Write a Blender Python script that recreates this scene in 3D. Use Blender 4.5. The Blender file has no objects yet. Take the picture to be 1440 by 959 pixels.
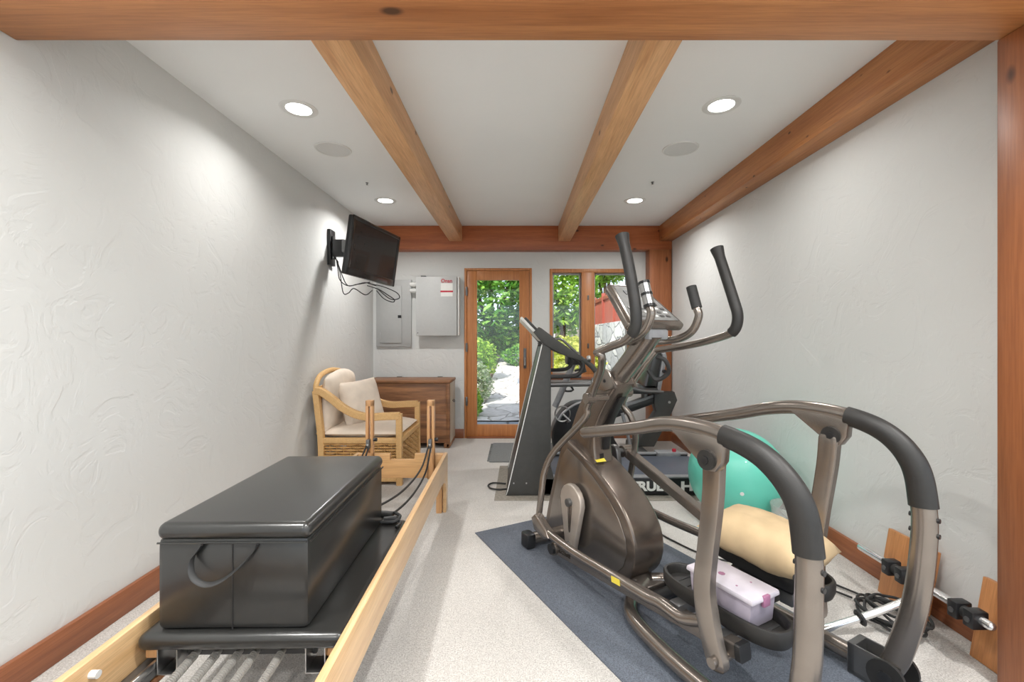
import bpy, bmesh, math, random
from mathutils import Vector, Matrix, noise
random.seed(7)
SC = bpy.context.scene
COL = SC.collection
PI = math.pi

# ------------------------------------------------------------------ camera, world, sun, exposure
F_PX, CX, CY, EYE = 620.0, 726.0, 475.0, 1.25
cam_d = bpy.data.cameras.new('camera'); cam = bpy.data.objects.new('camera', cam_d); COL.objects.link(cam)
cam.location = (0, 0, EYE); cam.rotation_euler = (PI/2, 0, 0)
cam_d.sensor_width = 36.0; cam_d.lens = F_PX/1440*36
cam_d.shift_x = (720-CX)/1440; cam_d.shift_y = -(479.5-CY)/1440
cam_d.clip_start = 0.02; cam_d.clip_end = 300
SC.camera = cam
vs = SC.view_settings
vs.view_transform = 'Standard'; vs.look = 'None'; vs.gamma = 1; vs.use_curve_mapping = False
vs.exposure = 0.15
LAMP_W = 7.0        # ceiling downlights in view
LAMP_FAR_W = 15.0
FILL_NEAR_W = 25.0  # unseen downlights behind the camera, added as fill
SKY = 6.0
w = bpy.data.worlds.new('sky'); SC.world = w; w.use_nodes = True
wn = w.node_tree.nodes; wl = w.node_tree.links
bg = wn['Background']; sky = wn.new('ShaderNodeTexSky'); sky.sky_type = 'HOSEK_WILKIE'
sky.sun_direction = Vector((-0.42, -0.52, 0.74)).normalized(); sky.turbidity = 3.0
hz = wn.new('ShaderNodeMix'); hz.data_type = 'RGBA'; hz.inputs[0].default_value = .45
hz.inputs[7].default_value = (.33, .34, .36, 1); wl.new(sky.outputs[0], hz.inputs[6]); wl.new(hz.outputs[2], bg.inputs[0]); bg.inputs[1].default_value = SKY
sun_d = bpy.data.lights.new('sun', 'SUN'); sun = bpy.data.objects.new('sun', sun_d); COL.objects.link(sun)
sun_d.energy = 5.5; sun_d.angle = 0.01; sun_d.color = (1, .95, .85)
sun.rotation_euler = Vector((0.42, 0.52, -0.74)).to_track_quat('-Z', 'Y').to_euler()

# ------------------------------------------------------------------ materials
def srgb(r, g, b):
    f = lambda c: (c/255/12.92) if c/255 <= .04045 else ((c/255+.055)/1.055)**2.4
    return (f(r), f(g), f(b), 1)
def new_mat(name):
    m = bpy.data.materials.new(name); m.use_nodes = True
    nt = m.node_tree; b = nt.nodes['Principled BSDF']
    return m, nt, b
def ramp(nt, fac, stops):
    r = nt.nodes.new('ShaderNodeValToRGB')
    el = r.color_ramp.elements
    while len(el) < len(stops): el.new(.5)
    for e, (p, c) in zip(el, stops):
        e.position = p; e.color = c if len(c) == 4 else (*c, 1)
    nt.links.new(fac, r.inputs[0]); return r
def coords(nt, scale=(1, 1, 1), rot=(0, 0, 0)):
    tc = nt.nodes.new('ShaderNodeTexCoord'); mp = nt.nodes.new('ShaderNodeMapping')
    mp.inputs['Scale'].default_value = scale; mp.inputs['Rotation'].default_value = rot
    nt.links.new(tc.outputs['Object'], mp.inputs[0]); return mp.outputs[0]
def tex_noise(nt, vec, scale, detail=3, rough=.5, dist=0):
    n = nt.nodes.new('ShaderNodeTexNoise'); n.inputs['Scale'].default_value = scale
    n.inputs['Detail'].default_value = detail; n.inputs['Roughness'].default_value = rough
    n.inputs['Distortion'].default_value = dist
    nt.links.new(vec, n.inputs['Vector']); return n
def bump(nt, b, h, strength, dist=.01):
    bp = nt.nodes.new('ShaderNodeBump'); bp.inputs['Strength'].default_value = strength
    bp.inputs['Distance'].default_value = dist
    nt.links.new(h, bp.inputs['Height']); nt.links.new(bp.outputs[0], b.inputs['Normal']); return bp
def mix(nt, fac, a, bcol, mode='MIX'):
    m = nt.nodes.new('ShaderNodeMix'); m.data_type = 'RGBA'; m.blend_type = mode
    for s, v in ((0, fac), (6, a), (7, bcol)):
        if isinstance(v, (int, float)): m.inputs[s].default_value = v
        elif isinstance(v, tuple): m.inputs[s].default_value = v
        else: nt.links.new(v, m.inputs[s])
    return m.outputs[2]
def plain(name, c, rough=.5, metal=0, noise_amt=.06, nscale=30, bump_s=0, bscale=200, coat=0, spec=.5):
    m, nt, b = new_mat(name)
    v = coords(nt); n = tex_noise(nt, v, nscale, 4)
    lo = tuple(max(0, x*(1-noise_amt*2)) for x in c[:3])+(1,); hi = tuple(min(1, x*(1+noise_amt*2)) for x in c[:3])+(1,)
    r = ramp(nt, n.outputs[0], [(.3, lo), (.7, hi)])
    nt.links.new(r.outputs[0], b.inputs['Base Color'])
    b.inputs['Roughness'].default_value = rough; b.inputs['Metallic'].default_value = metal
    b.inputs['Coat Weight'].default_value = coat; b.inputs['Specular IOR Level'].default_value = spec
    if bump_s: bump(nt, b, tex_noise(nt, v, bscale, 3).outputs[0], bump_s, .002)
    return m
def wood(name, c1, c2, axis='x', rough=.45, across=22, along=1.0, knots=True, coat=.1, dark=None, kscale=1.0):
    m, nt, b = new_mat(name)
    i = 'xyz'.index(axis)
    sc = [across]*3; sc[i] = along
    v = coords(nt, tuple(sc))
    n1 = tex_noise(nt, v, 1.0, 5, .6, .6)
    base = ramp(nt, n1.outputs[0], [(.25, c1), (.5, tuple((a+bb)/2 for a, bb in zip(c1, c2))), (.75, c2)])
    sf = [across*9]*3; sf[i] = along*6
    n2 = tex_noise(nt, coords(nt, tuple(sf)), 1.0, 3, .6)
    fine = ramp(nt, n2.outputs[0], [(.3, (.78, .76, .74, 1)), (.6, (1, 1, 1, 1))])
    col = mix(nt, 1.0, base.outputs[0], fine.outputs[0], 'MULTIPLY')
    if knots:
        sk = [3.4*kscale]*3; sk[i] = 1.7*kscale
        vk = coords(nt, tuple(sk))
        vo = nt.nodes.new('ShaderNodeTexVoronoi'); vo.inputs['Scale'].default_value = 1.3
        nt.links.new(vk, vo.inputs['Vector'])
        kr = ramp(nt, vo.outputs['Distance'], [(.05, (1, 1, 1, 1)), (.10, (0, 0, 0, 1))])
        d = dark or tuple(x*.22 for x in c1[:3])+(1,)
        col = mix(nt, kr.outputs[0], col, d)
    nt.links.new(col, b.inputs['Base Color'])
    b.inputs['Roughness'].default_value = rough; b.inputs['Coat Weight'].default_value = coat
    b.inputs['Coat Roughness'].default_value = .3
    bump(nt, b, n2.outputs[0], .08, .003)
    return m
def plaster(name, c, strength=.35):
    m, nt, b = new_mat(name)
    v = coords(nt)
    big = tex_noise(nt, v, 1.2, 2)
    r = ramp(nt, big.outputs[0], [(.3, tuple(x*.965 for x in c[:3])+(1,)), (.7, c)])
    nt.links.new(r.outputs[0], b.inputs['Base Color'])
    b.inputs['Roughness'].default_value = .75
    n = tex_noise(nt, v, 4.5, 5, .55, 1.6); rr = ramp(nt, n.outputs[0], [(.40, (0, 0, 0, 1)), (.47, (1, 1, 1, 1)), (.58, (1, 1, 1, 1)), (.66, (.3, .3, .3, 1))])
    n3 = tex_noise(nt, v, 16, 4, .6, .8)
    h = mix(nt, .35, rr.outputs[0], n3.outputs[0])
    bump(nt, b, h, strength, .006)
    return m
def carpet_mat():
    m, nt, b = new_mat('carpet')
    v = coords(nt)
    n = tex_noise(nt, v, 170, 3, .7); n2 = tex_noise(nt, v, 3, 3); n4 = tex_noise(nt, v, 45, 3, .7)
    r = ramp(nt, n.outputs[0], [(.32, srgb(168, 163, 157)), (.5, srgb(206, 202, 197)), (.7, srgb(230, 227, 223))])
    r2 = ramp(nt, n2.outputs[0], [(.3, (.93, .93, .93, 1)), (.7, (1, 1, 1, 1))])
    r4 = ramp(nt, n4.outputs[0], [(.35, (.9, .9, .9, 1)), (.6, (1, 1, 1, 1))])
    c = mix(nt, 1, r.outputs[0], r2.outputs[0], 'MULTIPLY'); c = mix(nt, 1, c, r4.outputs[0], 'MULTIPLY')
    nt.links.new(c, b.inputs['Base Color']); b.inputs['Roughness'].default_value = 1
    b.inputs['Specular IOR Level'].default_value = .1
    bump(nt, b, n.outputs[0], .6, .006)
    return m
def metal(name, c, rough=.34, metallic=.85):
    m = plain(name, c, rough, metallic, .04, 12); return m
def glass_mat(name='window_glass', tint=(1, 1, 1, 1)):
    m, nt, b = new_mat(name)
    nt.nodes.remove(b); out = nt.nodes['Material Output']
    t = nt.nodes.new('ShaderNodeBsdfTransparent'); g = nt.nodes.new('ShaderNodeBsdfGlossy'); g.inputs['Roughness'].default_value = .02
    t.inputs[0].default_value = tint
    fr = nt.nodes.new('ShaderNodeFresnel'); fr.inputs[0].default_value = 1.45
    mx = nt.nodes.new('ShaderNodeMixShader')
    nt.links.new(fr.outputs[0], mx.inputs[0]); nt.links.new(t.outputs[0], mx.inputs[1]); nt.links.new(g.outputs[0], mx.inputs[2])
    nt.links.new(mx.outputs[0], out.inputs[0]); return m
def emit(name, c, s):
    m, nt, b = new_mat(name)
    b.inputs['Emission Color'].default_value = c; b.inputs['Emission Strength'].default_value = s
    b.inputs['Base Color'].default_value = c; return m
def leaf_mat(name, c1, c2, c3):
    m, nt, b = new_mat(name)
    v = coords(nt); n = tex_noise(nt, v, 3.0, 6, .75)
    g = nt.nodes.new('ShaderNodeNewGeometry')
    a = nt.nodes.new('ShaderNodeMath'); a.operation = 'MULTIPLY_ADD'; a.inputs[1].default_value = .55
    nt.links.new(g.outputs['Random Per Island'], a.inputs[0])
    s = nt.nodes.new('ShaderNodeMath'); s.operation = 'MULTIPLY'; s.inputs[1].default_value = .5
    nt.links.new(n.outputs[0], s.inputs[0]); nt.links.new(s.outputs[0], a.inputs[2])
    r = ramp(nt, a.outputs[0], [(.15, c1), (.5, c2), (.8, c3)])
    nt.links.new(r.outputs[0], b.inputs['Base Color']); b.inputs['Roughness'].default_value = .5
    # thin leaves pass light
    out = nt.nodes['Material Output']; tr = nt.nodes.new('ShaderNodeBsdfTranslucent'); nt.links.new(r.outputs[0], tr.inputs[0])
    mx = nt.nodes.new('ShaderNodeMixShader'); mx.inputs[0].default_value = .35
    nt.links.new(b.outputs[0], mx.inputs[1]); nt.links.new(tr.outputs[0], mx.inputs[2]); nt.links.new(mx.outputs[0], out.inputs[0])
    return m
def stone_mat(name, c1, c2, mortar, scale, width=.04, stretch=(1, 1, 1)):
    m, nt, b = new_mat(name)
    v = coords(nt, stretch)
    nn = tex_noise(nt, v, 2.5, 2); vv = nt.nodes.new('ShaderNodeVectorMath'); vv.operation = 'MULTIPLY_ADD'
    vv.inputs[1].default_value = (.35, .35, .35); nt.links.new(nn.outputs['Color'], vv.inputs[0]); nt.links.new(v, vv.inputs[2])
    vo = nt.nodes.new('ShaderNodeTexVoronoi'); vo.feature = 'DISTANCE_TO_EDGE'; vo.inputs['Scale'].default_value = scale
    vc = nt.nodes.new('ShaderNodeTexVoronoi'); vc.inputs['Scale'].default_value = scale
    nt.links.new(vv.outputs[0], vo.inputs['Vector']); nt.links.new(vv.outputs[0], vc.inputs['Vector'])
    sep = nt.nodes.new('ShaderNodeSeparateColor'); nt.links.new(vc.outputs['Color'], sep.inputs[0])
    base = ramp(nt, sep.outputs[0], [(.1, c1), (.9, c2)])
    n2 = tex_noise(nt, v, 9, 5, .65)
    r2 = ramp(nt, n2.outputs[0], [(.3, (.75, .75, .75, 1)), (.65, (1, 1, 1, 1))])
    col = mix(nt, 1, base.outputs[0], r2.outputs[0], 'MULTIPLY')
    e = ramp(nt, vo.outputs['Distance'], [(width*.4, (1, 1, 1, 1)), (width, (0, 0, 0, 1))])
    col = mix(nt, e.outputs[0], col, mortar)
    nt.links.new(col, b.inputs['Base Color']); b.inputs['Roughness'].default_value = .9
    hh = ramp(nt, vo.outputs['Distance'], [(0, (0, 0, 0, 1)), (width*1.5, (1, 1, 1, 1))])
    bump(nt, b, hh.outputs[0], .6, .03)
    return m
def leather(name, c, rough=.34):
    m, nt, b = new_mat(name)
    v = coords(nt)
    b.inputs['Base Color'].default_value = c; b.inputs['Roughness'].default_value = rough
    vo = nt.nodes.new('ShaderNodeTexVoronoi'); vo.inputs['Scale'].default_value = 420; nt.links.new(v, vo.inputs['Vector'])
    n = tex_noise(nt, v, 6, 3)
    h = mix(nt, .75, vo.outputs['Distance'], n.outputs[0])
    b.inputs['Coat Weight'].default_value = .35; b.inputs['Coat Roughness'].default_value = .18
    bump(nt, b, h, .12, .002); return m
def rattan(name, c1, c2, scale=130):
    m, nt, b = new_mat(name)
    v = coords(nt)
    n = tex_noise(nt, v, 60, 4, .7)
    wv = nt.nodes.new('ShaderNodeTexWave'); wv.inputs['Scale'].default_value = scale/2.2; wv.inputs['Distortion'].default_value = 1.5
    wv.bands_direction = 'DIAGONAL'; nt.links.new(v, wv.inputs['Vector'])
    f = mix(nt, .5, n.outputs[0], wv.outputs[0])
    r = ramp(nt, f, [(.25, c1), (.7, c2)])
    nt.links.new(r.outputs[0], b.inputs['Base Color']); b.inputs['Roughness'].default_value = .5
    bump(nt, b, wv.outputs[0], .35, .002); return m

M = {}
M['wall'] = plaster('plaster', srgb(217, 218, 216), .28)
M['ceil'] = plaster('ceiling_plaster', srgb(243, 244, 243), .03)
M['carpet'] = carpet_mat()
fir1, fir2 = srgb(158, 98, 54), srgb(196, 134, 82)
M['fir_x'] = wood('fir_x', fir1, fir2, 'x', across=14, along=.9)
M['fir_y'] = wood('fir_y', srgb(196, 142, 94), srgb(228, 182, 134), 'y', across=14, along=.9, kscale=1.2)
M['fir_z'] = wood('fir_z', srgb(138, 80, 46), srgb(174, 108, 66), 'z', across=16, along=.9)
M['fir_red'] = wood('fir_red', srgb(150, 78, 42), srgb(190, 110, 64), 'x', across=20, along=1.2, kscale=1.5)
M['fir_knotty'] = wood('fir_knotty', srgb(166, 100, 54), srgb(206, 144, 90), 'y', across=14, along=.9, kscale=2.4)
M['trim'] = wood('trim_wood', srgb(132, 78, 50), srgb(168, 106, 70), 'y', across=40, along=1.5, knots=False)
M['trim_x'] = wood('trim_wood_x', srgb(132, 78, 50), srgb(168, 106, 70), 'x', across=40, along=1.5, knots=False)
M['door'] = wood('door_wood', srgb(176, 108, 56), srgb(210, 142, 84), 'z', across=45, along=1.5, knots=False, coat=.25)
M['maple'] = wood('maple', srgb(208, 164, 112), srgb(232, 196, 148), 'y', across=30, along=1.2, knots=False, coat=.6, rough=.35)
M['maple_x'] = wood('maple_x', srgb(200, 150, 96), srgb(224, 180, 126), 'x', across=30, along=1.2, knots=False, coat=.3, rough=.35)
M['maple_z'] = wood('maple_z', srgb(200, 146, 94), srgb(224, 174, 122), 'z', across=30, along=1.2, knots=False, coat=.3, rough=.35)
M['board'] = wood('board_wood', srgb(180, 116, 66), srgb(208, 146, 92), 'z', across=35, along=2, knots=False, coat=.2)
M['chest'] = wood('chest_wood', srgb(82, 50, 30), srgb(172, 120, 78), 'x', across=18, along=1.5, knots=False, coat=.1, rough=.5)
M['chest_glare'] = wood('chest_side_glare', srgb(176, 164, 146), srgb(206, 196, 180), 'z', across=18, along=1.5, knots=False)  # glare on the chest end, painted as a paler wood colour
M['leather'] = leather('black_vinyl', (.02, .02, .019, 1), .3)
M['rubber'] = plain('black_rubber', (.022, .022, .022, 1), .6, bump_s=.1)
M['black'] = plain('black_plastic', (.014, .014, .015, 1), .38)
M['grip'] = plain('dark_grip', (.018, .017, .016, 1), .48, bump_s=.15, bscale=400)
M['bronze'] = metal('bronze_paint', srgb(138, 130, 123), .25, .8)
M['bronze_d'] = metal('bronze_shroud', srgb(120, 110, 102), .27, .75)
M['bronze_l'] = metal('bronze_pale', srgb(186, 176, 166), .42, .55)
M['steel_dk'] = metal('dark_steel', (.17, .17, .17, 1), .35, .8)
M['chrome'] = metal('chrome', (.8, .8, .8, 1), .2, .9)
M['spring'] = metal('spring_steel', (.5, .48, .45, 1), .35, .5)
M['alu'] = metal('aluminium', (.5, .5, .5, 1), .3, 1)
M['charcoal'] = plain('charcoal_panel', srgb(62, 62, 60), .5, 0, .04, bump_s=.05)
M['greyp'] = plain('grey_plastic', srgb(140, 142, 145), .35)
M['white'] = plain('white_plastic', srgb(225, 225, 222), .45, noise_amt=.01)
M['panelgrey'] = plain('grey_enamel', srgb(176, 177, 176), .42, noise_amt=.01)
M['boxgrey'] = plain('pale_grey_enamel', srgb(190, 191, 190), .42, noise_amt=.01)
M['bluemat'] = plain('exercise_mat', srgb(92, 98, 108), .8, 0, .22, 260, bump_s=.5, bscale=260)
M['greymat'] = plain('grey_mat', srgb(140, 134, 124), .8, 0, .1, 50)
M['footmat'] = plain('foam_mat', srgb(118, 120, 120), .8, 0, .1, 100)
M['belt'] = plain('treadmill_belt', srgb(88, 94, 106), .32, 0, .05, 80)
M['screen'] = plain('glossy_screen', (.03, .03, .031, 1), .25, coat=.3)
M['ball'] = plain('teal_rubber', srgb(108, 210, 188), .38, 0, .03, 3, coat=.1)
M['cushion'] = plain('cream_cotton', srgb(226, 212, 196), .95, 0, .03, 12, bump_s=.35, bscale=14)
M['pillow'] = plain('tan_microfibre', srgb(192, 168, 132), .9, 0, .06, 9, bump_s=.3, bscale=20)
M['lilac'] = plain('lilac_plastic', srgb(158, 150, 163), .4, 0, .03)
M['lilac_lid'] = plain('pale_lid_plastic', srgb(190, 184, 193), .35, 0, .02)
M['plum'] = plain('plum_print', srgb(150, 100, 130), .5)
M['rattan'] = rattan('rattan_wrap', srgb(192, 144, 86), srgb(234, 196, 138))
M['wicker'] = rattan('wicker_weave', srgb(160, 114, 62), srgb(224, 182, 120), 90)
M['yellow'] = plain('yellow_sticker', srgb(226, 206, 70), .5, 0, .02)
M['red'] = plain('red_print', srgb(190, 40, 60), .5)
M['dkprint'] = plain('dark_print', srgb(50, 40, 30), .5)
M['paper'] = plain('white_print', srgb(236, 236, 232), .6, noise_amt=.01)
M['glass'] = glass_mat()
M['lamp'] = emit('lamp_lens', (1, .97, .92, 1), 12)
M['grille'] = plain('speaker_grille', srgb(216, 216, 214), .7, 0, .03, 400)
M['leaf'] = leaf_mat('leaves_mid', srgb(78, 128, 40), srgb(140, 190, 62), srgb(204, 230, 110))
M['leaf_d'] = leaf_mat('leaves_dark', srgb(46, 98, 40), srgb(92, 154, 58), srgb(158, 204, 90))
M['leaf_y'] = leaf_mat('leaves_yellow', srgb(130, 150, 50), srgb(196, 204, 80), srgb(232, 232, 130))
M['leaf_s'] = leaf_mat('leaves_silver', srgb(110, 142, 96), srgb(176, 196, 156), srgb(236, 238, 232))
M['bark'] = plain('bark', srgb(92, 74, 58), .9, 0, .2, 20, bump_s=.6, bscale=30)
M['path'] = stone_mat('path_stone', srgb(196, 192, 188), srgb(226, 224, 220), srgb(160, 156, 150), 2.2, .035)
M['slate'] = stone_mat('bluestone', srgb(128, 138, 150), srgb(166, 174, 184), srgb(78, 82, 88), 1.5, .03)
M['stonewall'] = stone_mat('wall_stone', srgb(170, 172, 172), srgb(216, 216, 210), srgb(128, 130, 132), 2.2, .045, (1, .8, 1.5))
M['soil'] = plain('soil', srgb(112, 104, 84), .95, 0, .2, 6, bump_s=.5, bscale=20)
M['fence'] = wood('redwood', srgb(150, 72, 58), srgb(186, 100, 82), 'z', across=20, along=1, knots=False)

# ------------------------------------------------------------------ mesh helpers
def finish(name, bm, mat, parent=None, loc=None, rot=None, smooth=True, ang=38):
    me = bpy.data.meshes.new(name)
    bmesh.ops.recalc_face_normals(bm, faces=bm.faces)
    bm.to_mesh(me); bm.free()
    for m in (mat if isinstance(mat, (list, tuple)) else [mat]): me.materials.append(m)
    if smooth:
        for p in me.polygons: p.use_smooth = True
        me.set_sharp_from_angle(angle=math.radians(ang))
    o = bpy.data.objects.new(name, me); COL.objects.link(o)
    if parent is not None: o.parent = parent
    if loc is not None: o.location = loc
    if rot is not None: o.rotation_euler = rot
    return o
def add_box(bm, lo, hi, bev=0, seg=2, mtx=None):
    lo = Vector(lo); hi = Vector(hi)
    r = bmesh.ops.create_cube(bm, size=1)
    vs_ = r['verts']
    c = (lo+hi)/2; d = hi-lo
    for v in vs_: v.co = Vector((v.co.x*d.x, v.co.y*d.y, v.co.z*d.z))+c
    if bev > 0:
        es = list({e for v in vs_ for e in v.link_edges})
        rr = bmesh.ops.bevel(bm, geom=es, offset=bev, segments=seg, affect='EDGES', profile=.5)
        vs_ = list({v for f in rr['faces'] for v in f.verts} | {v for v in vs_ if v.is_valid})
    if mtx is not None:
        for v in vs_: v.co = mtx @ v.co
    return vs_
def box(name, lo, hi, mat, parent=None, bev=.004, **k):
    bm = bmesh.new(); add_box(bm, lo, hi, bev); return finish(name, bm, mat, parent, **k)
def catmull(pts, n=8, rad=None):
    P = [Vector(p) for p in pts]; out = []; R = []
    for i in range(len(P)-1):
        p0 = P[i-1] if i > 0 else 2*P[i]-P[i+1]; p1 = P[i]; p2 = P[i+1]; p3 = P[i+2] if i+2 < len(P) else 2*P[i+1]-P[i]
        for k in range(n):
            t = k/n
            out.append(.5*((2*p1)+(-p0+p2)*t+(2*p0-5*p1+4*p2-p3)*t*t+(-p0+3*p1-3*p2+p3)*t**3))
            if rad: R.append(rad[i]*(1-t)+rad[i+1]*t)
    out.append(P[-1])
    if rad: R.append(rad[-1]); return out, R
    return out
def add_sweep(bm, path, r, seg=14, side=None, flat=1.0, square=False, cap=True, closed=False, roundcap=False):
    """r scalar or list; flat = radius along side axis / radius in plane"""
    P = [Vector(p) for p in path]; n = len(P)
    R = list(r) if isinstance(r, (list, tuple)) else [r]*n
    if roundcap:
        t0 = (P[0]-P[1]).normalized(); t1 = (P[-1]-P[-2]).normalized(); r0, r1 = R[0], R[-1]
        pre = [(P[0]+t0*r0*math.sin(a), r0*math.cos(a)) for a in (1.45, 1.1, .75, .4)]
        post = [(P[-1]+t1*r1*math.sin(a), r1*math.cos(a)) for a in (.4, .75, 1.1, 1.45)]
        P = [p for p, _ in pre]+P+[p for p, _ in post]; R = [q for _, q in pre]+R+[q for _, q in post]; n = len(P)
    T = []
    for i in range(n):
        a = P[(i-1) % n] if closed else P[max(i-1, 0)]; b = P[(i+1) % n] if closed else P[min(i+1, n-1)]
        T.append((b-a).normalized())
    if side is not None: S = [Vector(side).normalized()]*n
    else:
        s = T[0].orthogonal().normalized(); S = [s]
        for i in range(1, n):
            q = T[i-1].rotation_difference(T[i]); s = q @ S[-1]; s = (s-T[i]*s.dot(T[i])).normalized(); S.append(s)
    rings = []
    for i in range(n):
        s = S[i]; s = (s-T[i]*s.dot(T[i])).normalized(); u = T[i].cross(s).normalized()
        ring = []
        if square:
            k = .82
            prof = [(1, k), (k, 1), (-k, 1), (-1, k), (-1, -k), (-k, -1), (k, -1), (1, -k)]
            for a, b in prof: ring.append(bm.verts.new(P[i]+s*a*R[i]*flat+u*b*R[i]))
        else:
            for j in range(seg):
                a = 2*PI*j/seg; ring.append(bm.verts.new(P[i]+s*math.cos(a)*R[i]*flat+u*math.sin(a)*R[i]))
        rings.append(ring)
    m = len(rings[0])
    for i in range(n if closed else n-1):
        A = rings[i]; B = rings[(i+1) % n]
        for j in range(m): bm.faces.new((A[j], A[(j+1) % m], B[(j+1) % m], B[j]))
    if cap and not closed:
        bm.faces.new(rings[0][::-1]); bm.faces.new(rings[-1])
def tube(name, pts, r, mat, parent=None, smooth_n=6, **k):
    bm = bmesh.new()
    if smooth_n and len(pts) > 2:
        if isinstance(r, (list, tuple)): pts, r = catmull(pts, smooth_n, list(r))
        else: pts = catmull(pts, smooth_n)
    add_sweep(bm, pts, r, **k); return finish(name, bm, mat, parent)
def add_prism(bm, poly, a0, a1, plane='xz', bev=0, seg=2):
    """poly in plane, extruded along the third axis from a0 to a1"""
    def V(p, q, a):
        return {'xz': Vector((p, a, q)), 'yz': Vector((a, p, q)), 'xy': Vector((p, q, a))}[plane]
    A = [bm.verts.new(V(p, q, a0)) for p, q in poly]; B = [bm.verts.new(V(p, q, a1)) for p, q in poly]
    n = len(poly); fs = [bm.faces.new(A), bm.faces.new(B[::-1])]
    for i in range(n): fs.append(bm.faces.new((A[i], B[i], B[(i+1) % n], A[(i+1) % n])))
    if bev:
        es = set()
        for f in fs[:2]: es |= set(f.edges)
        bmesh.ops.recalc_face_normals(bm, faces=fs)
        bmesh.ops.bevel(bm, geom=list(es), offset=bev, segments=seg, affect='EDGES', profile=.5)
def prism(name, poly, a0, a1, mat, parent=None, plane='xz', bev=.004, seg=2, **k):
    bm = bmesh.new(); add_prism(bm, poly, a0, a1, plane, bev, seg); return finish(name, bm, mat, parent, **k)
def add_cyl(bm, p0, p1, r0, r1=None, seg=24):
    r1 = r0 if r1 is None else r1
    add_sweep(bm, [p0, p1], [r0, r1], seg=seg)
def cyl(name, p0, p1, r, mat, parent=None, r1=None, seg=24):
    bm = bmesh.new(); add_cyl(bm, p0, p1, r, r1, seg); return finish(name, bm, mat, parent)
def lathe(name, prof, mat, parent=None, seg=32, loc=None, rot=None, closed_top=False):
    bm = bmesh.new(); rings = []
    for r, z in prof:
        if r < 1e-6: rings.append([bm.verts.new((0, 0, z))])
        else: rings.append([bm.verts.new((r*math.cos(2*PI*j/seg), r*math.sin(2*PI*j/seg), z)) for j in range(seg)])
    for A, B in zip(rings, rings[1:]):
        for j in range(seg):
            k = (j+1) % seg
            if len(A) == 1: bm.faces.new((A[0], B[j], B[k]))
            elif len(B) == 1: bm.faces.new((A[j], A[k], B[0]))
            else: bm.faces.new((A[j], A[k], B[k], B[j]))
    return finish(name, bm, mat, parent, loc, rot)
def text_mesh(name, s, size, mat, parent, mtx, extrude=.0008, bold=0.0, sx=1.0):
    cu = bpy.data.curves.new(name, 'FONT'); cu.body = s; cu.size = size; cu.extrude = extrude; cu.offset = bold
    cu.align_x = 'CENTER'; cu.align_y = 'CENTER'
    to = bpy.data.objects.new(name+'_t', cu); COL.objects.link(to)
    dg = bpy.context.evaluated_depsgraph_get(); dg.update()
    me = bpy.data.meshes.new_from_object(to.evaluated_get(dg)); bpy.data.objects.remove(to)
    for v in me.vertices: v.co = mtx @ Vector((v.co.x*sx, v.co.y, v.co.z))
    me.materials.clear(); me.materials.append(mat)
    o = bpy.data.objects.new(name, me); COL.objects.link(o); o.parent = parent
    return o
def basis(o, x, y):
    """matrix with text x along x, text y along y, at origin o"""
    x = Vector(x).normalized(); z = x.cross(Vector(y)).normalized(); y = z.cross(x)
    m = Matrix((x, y, z)).transposed().to_4x4(); m.translation = Vector(o); return m
def thing(name, label, cat, loc=(0, 0, 0), rz=0, group=None):
    o = bpy.data.objects.new(name, None); COL.objects.link(o); o.empty_display_size = .1
    o.location = loc; o.rotation_euler = (0, 0, rz); tag(o, label, cat, group); return o
def tag(o, label, cat, group=None, kind=None):
    o['label'] = label; o['category'] = cat
    if group: o['group'] = group
    if kind: o['kind'] = kind
    return o
def struct(o, label, cat):
    return tag(o, label, cat, kind='structure')
def copy_thing(root, loc, label):
    r = root.copy(); COL.objects.link(r); r.location = loc; r['label'] = label
    for ch in list(root.children):
        c = ch.copy(); COL.objects.link(c); c.parent = r
        for g in list(ch.children):
            d = g.copy(); COL.objects.link(d); d.parent = c
    return r

# ------------------------------------------------------------------ the room
XL, XR, YF, ZC = -1.785, 1.89, 5.50, 2.61
YN, XE = -3.2, 4.6         # the part of the room behind the camera
def slab(name, boxes, mat, label, cat, parent=None):
    bm = bmesh.new()
    for lo, hi in boxes: add_box(bm, lo, hi)
    o = finish(name, bm, mat, parent, smooth=False); return struct(o, label, cat)
slab('floor', [((XL-.15, YN-.15, -.12), (XE+.15, YF+.15, 0))], M['carpet'], 'pale grey-beige looped carpet covering the whole floor', 'floor')
slab('ceiling', [((XL-.15, YN-.15, ZC), (XE+.15, YF+.4, ZC+.12))], M['ceil'], 'smooth white plaster ceiling between the wooden beams', 'ceiling')
slab('wall_left', [((XL-.15, YN-.15, 0), (XL, YF+.15, ZC))], M['wall'], 'white hand-troweled plaster wall behind the wicker armchair', 'wall')
slab('wall_right', [((XR, 1.39, 0), (XR+.15, YF+.15, ZC)), ((XR+.15, 1.39, 0), (XE+.15, 1.54, ZC))], M['wall'], 'white plaster wall beside the teal exercise ball', 'wall')
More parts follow.
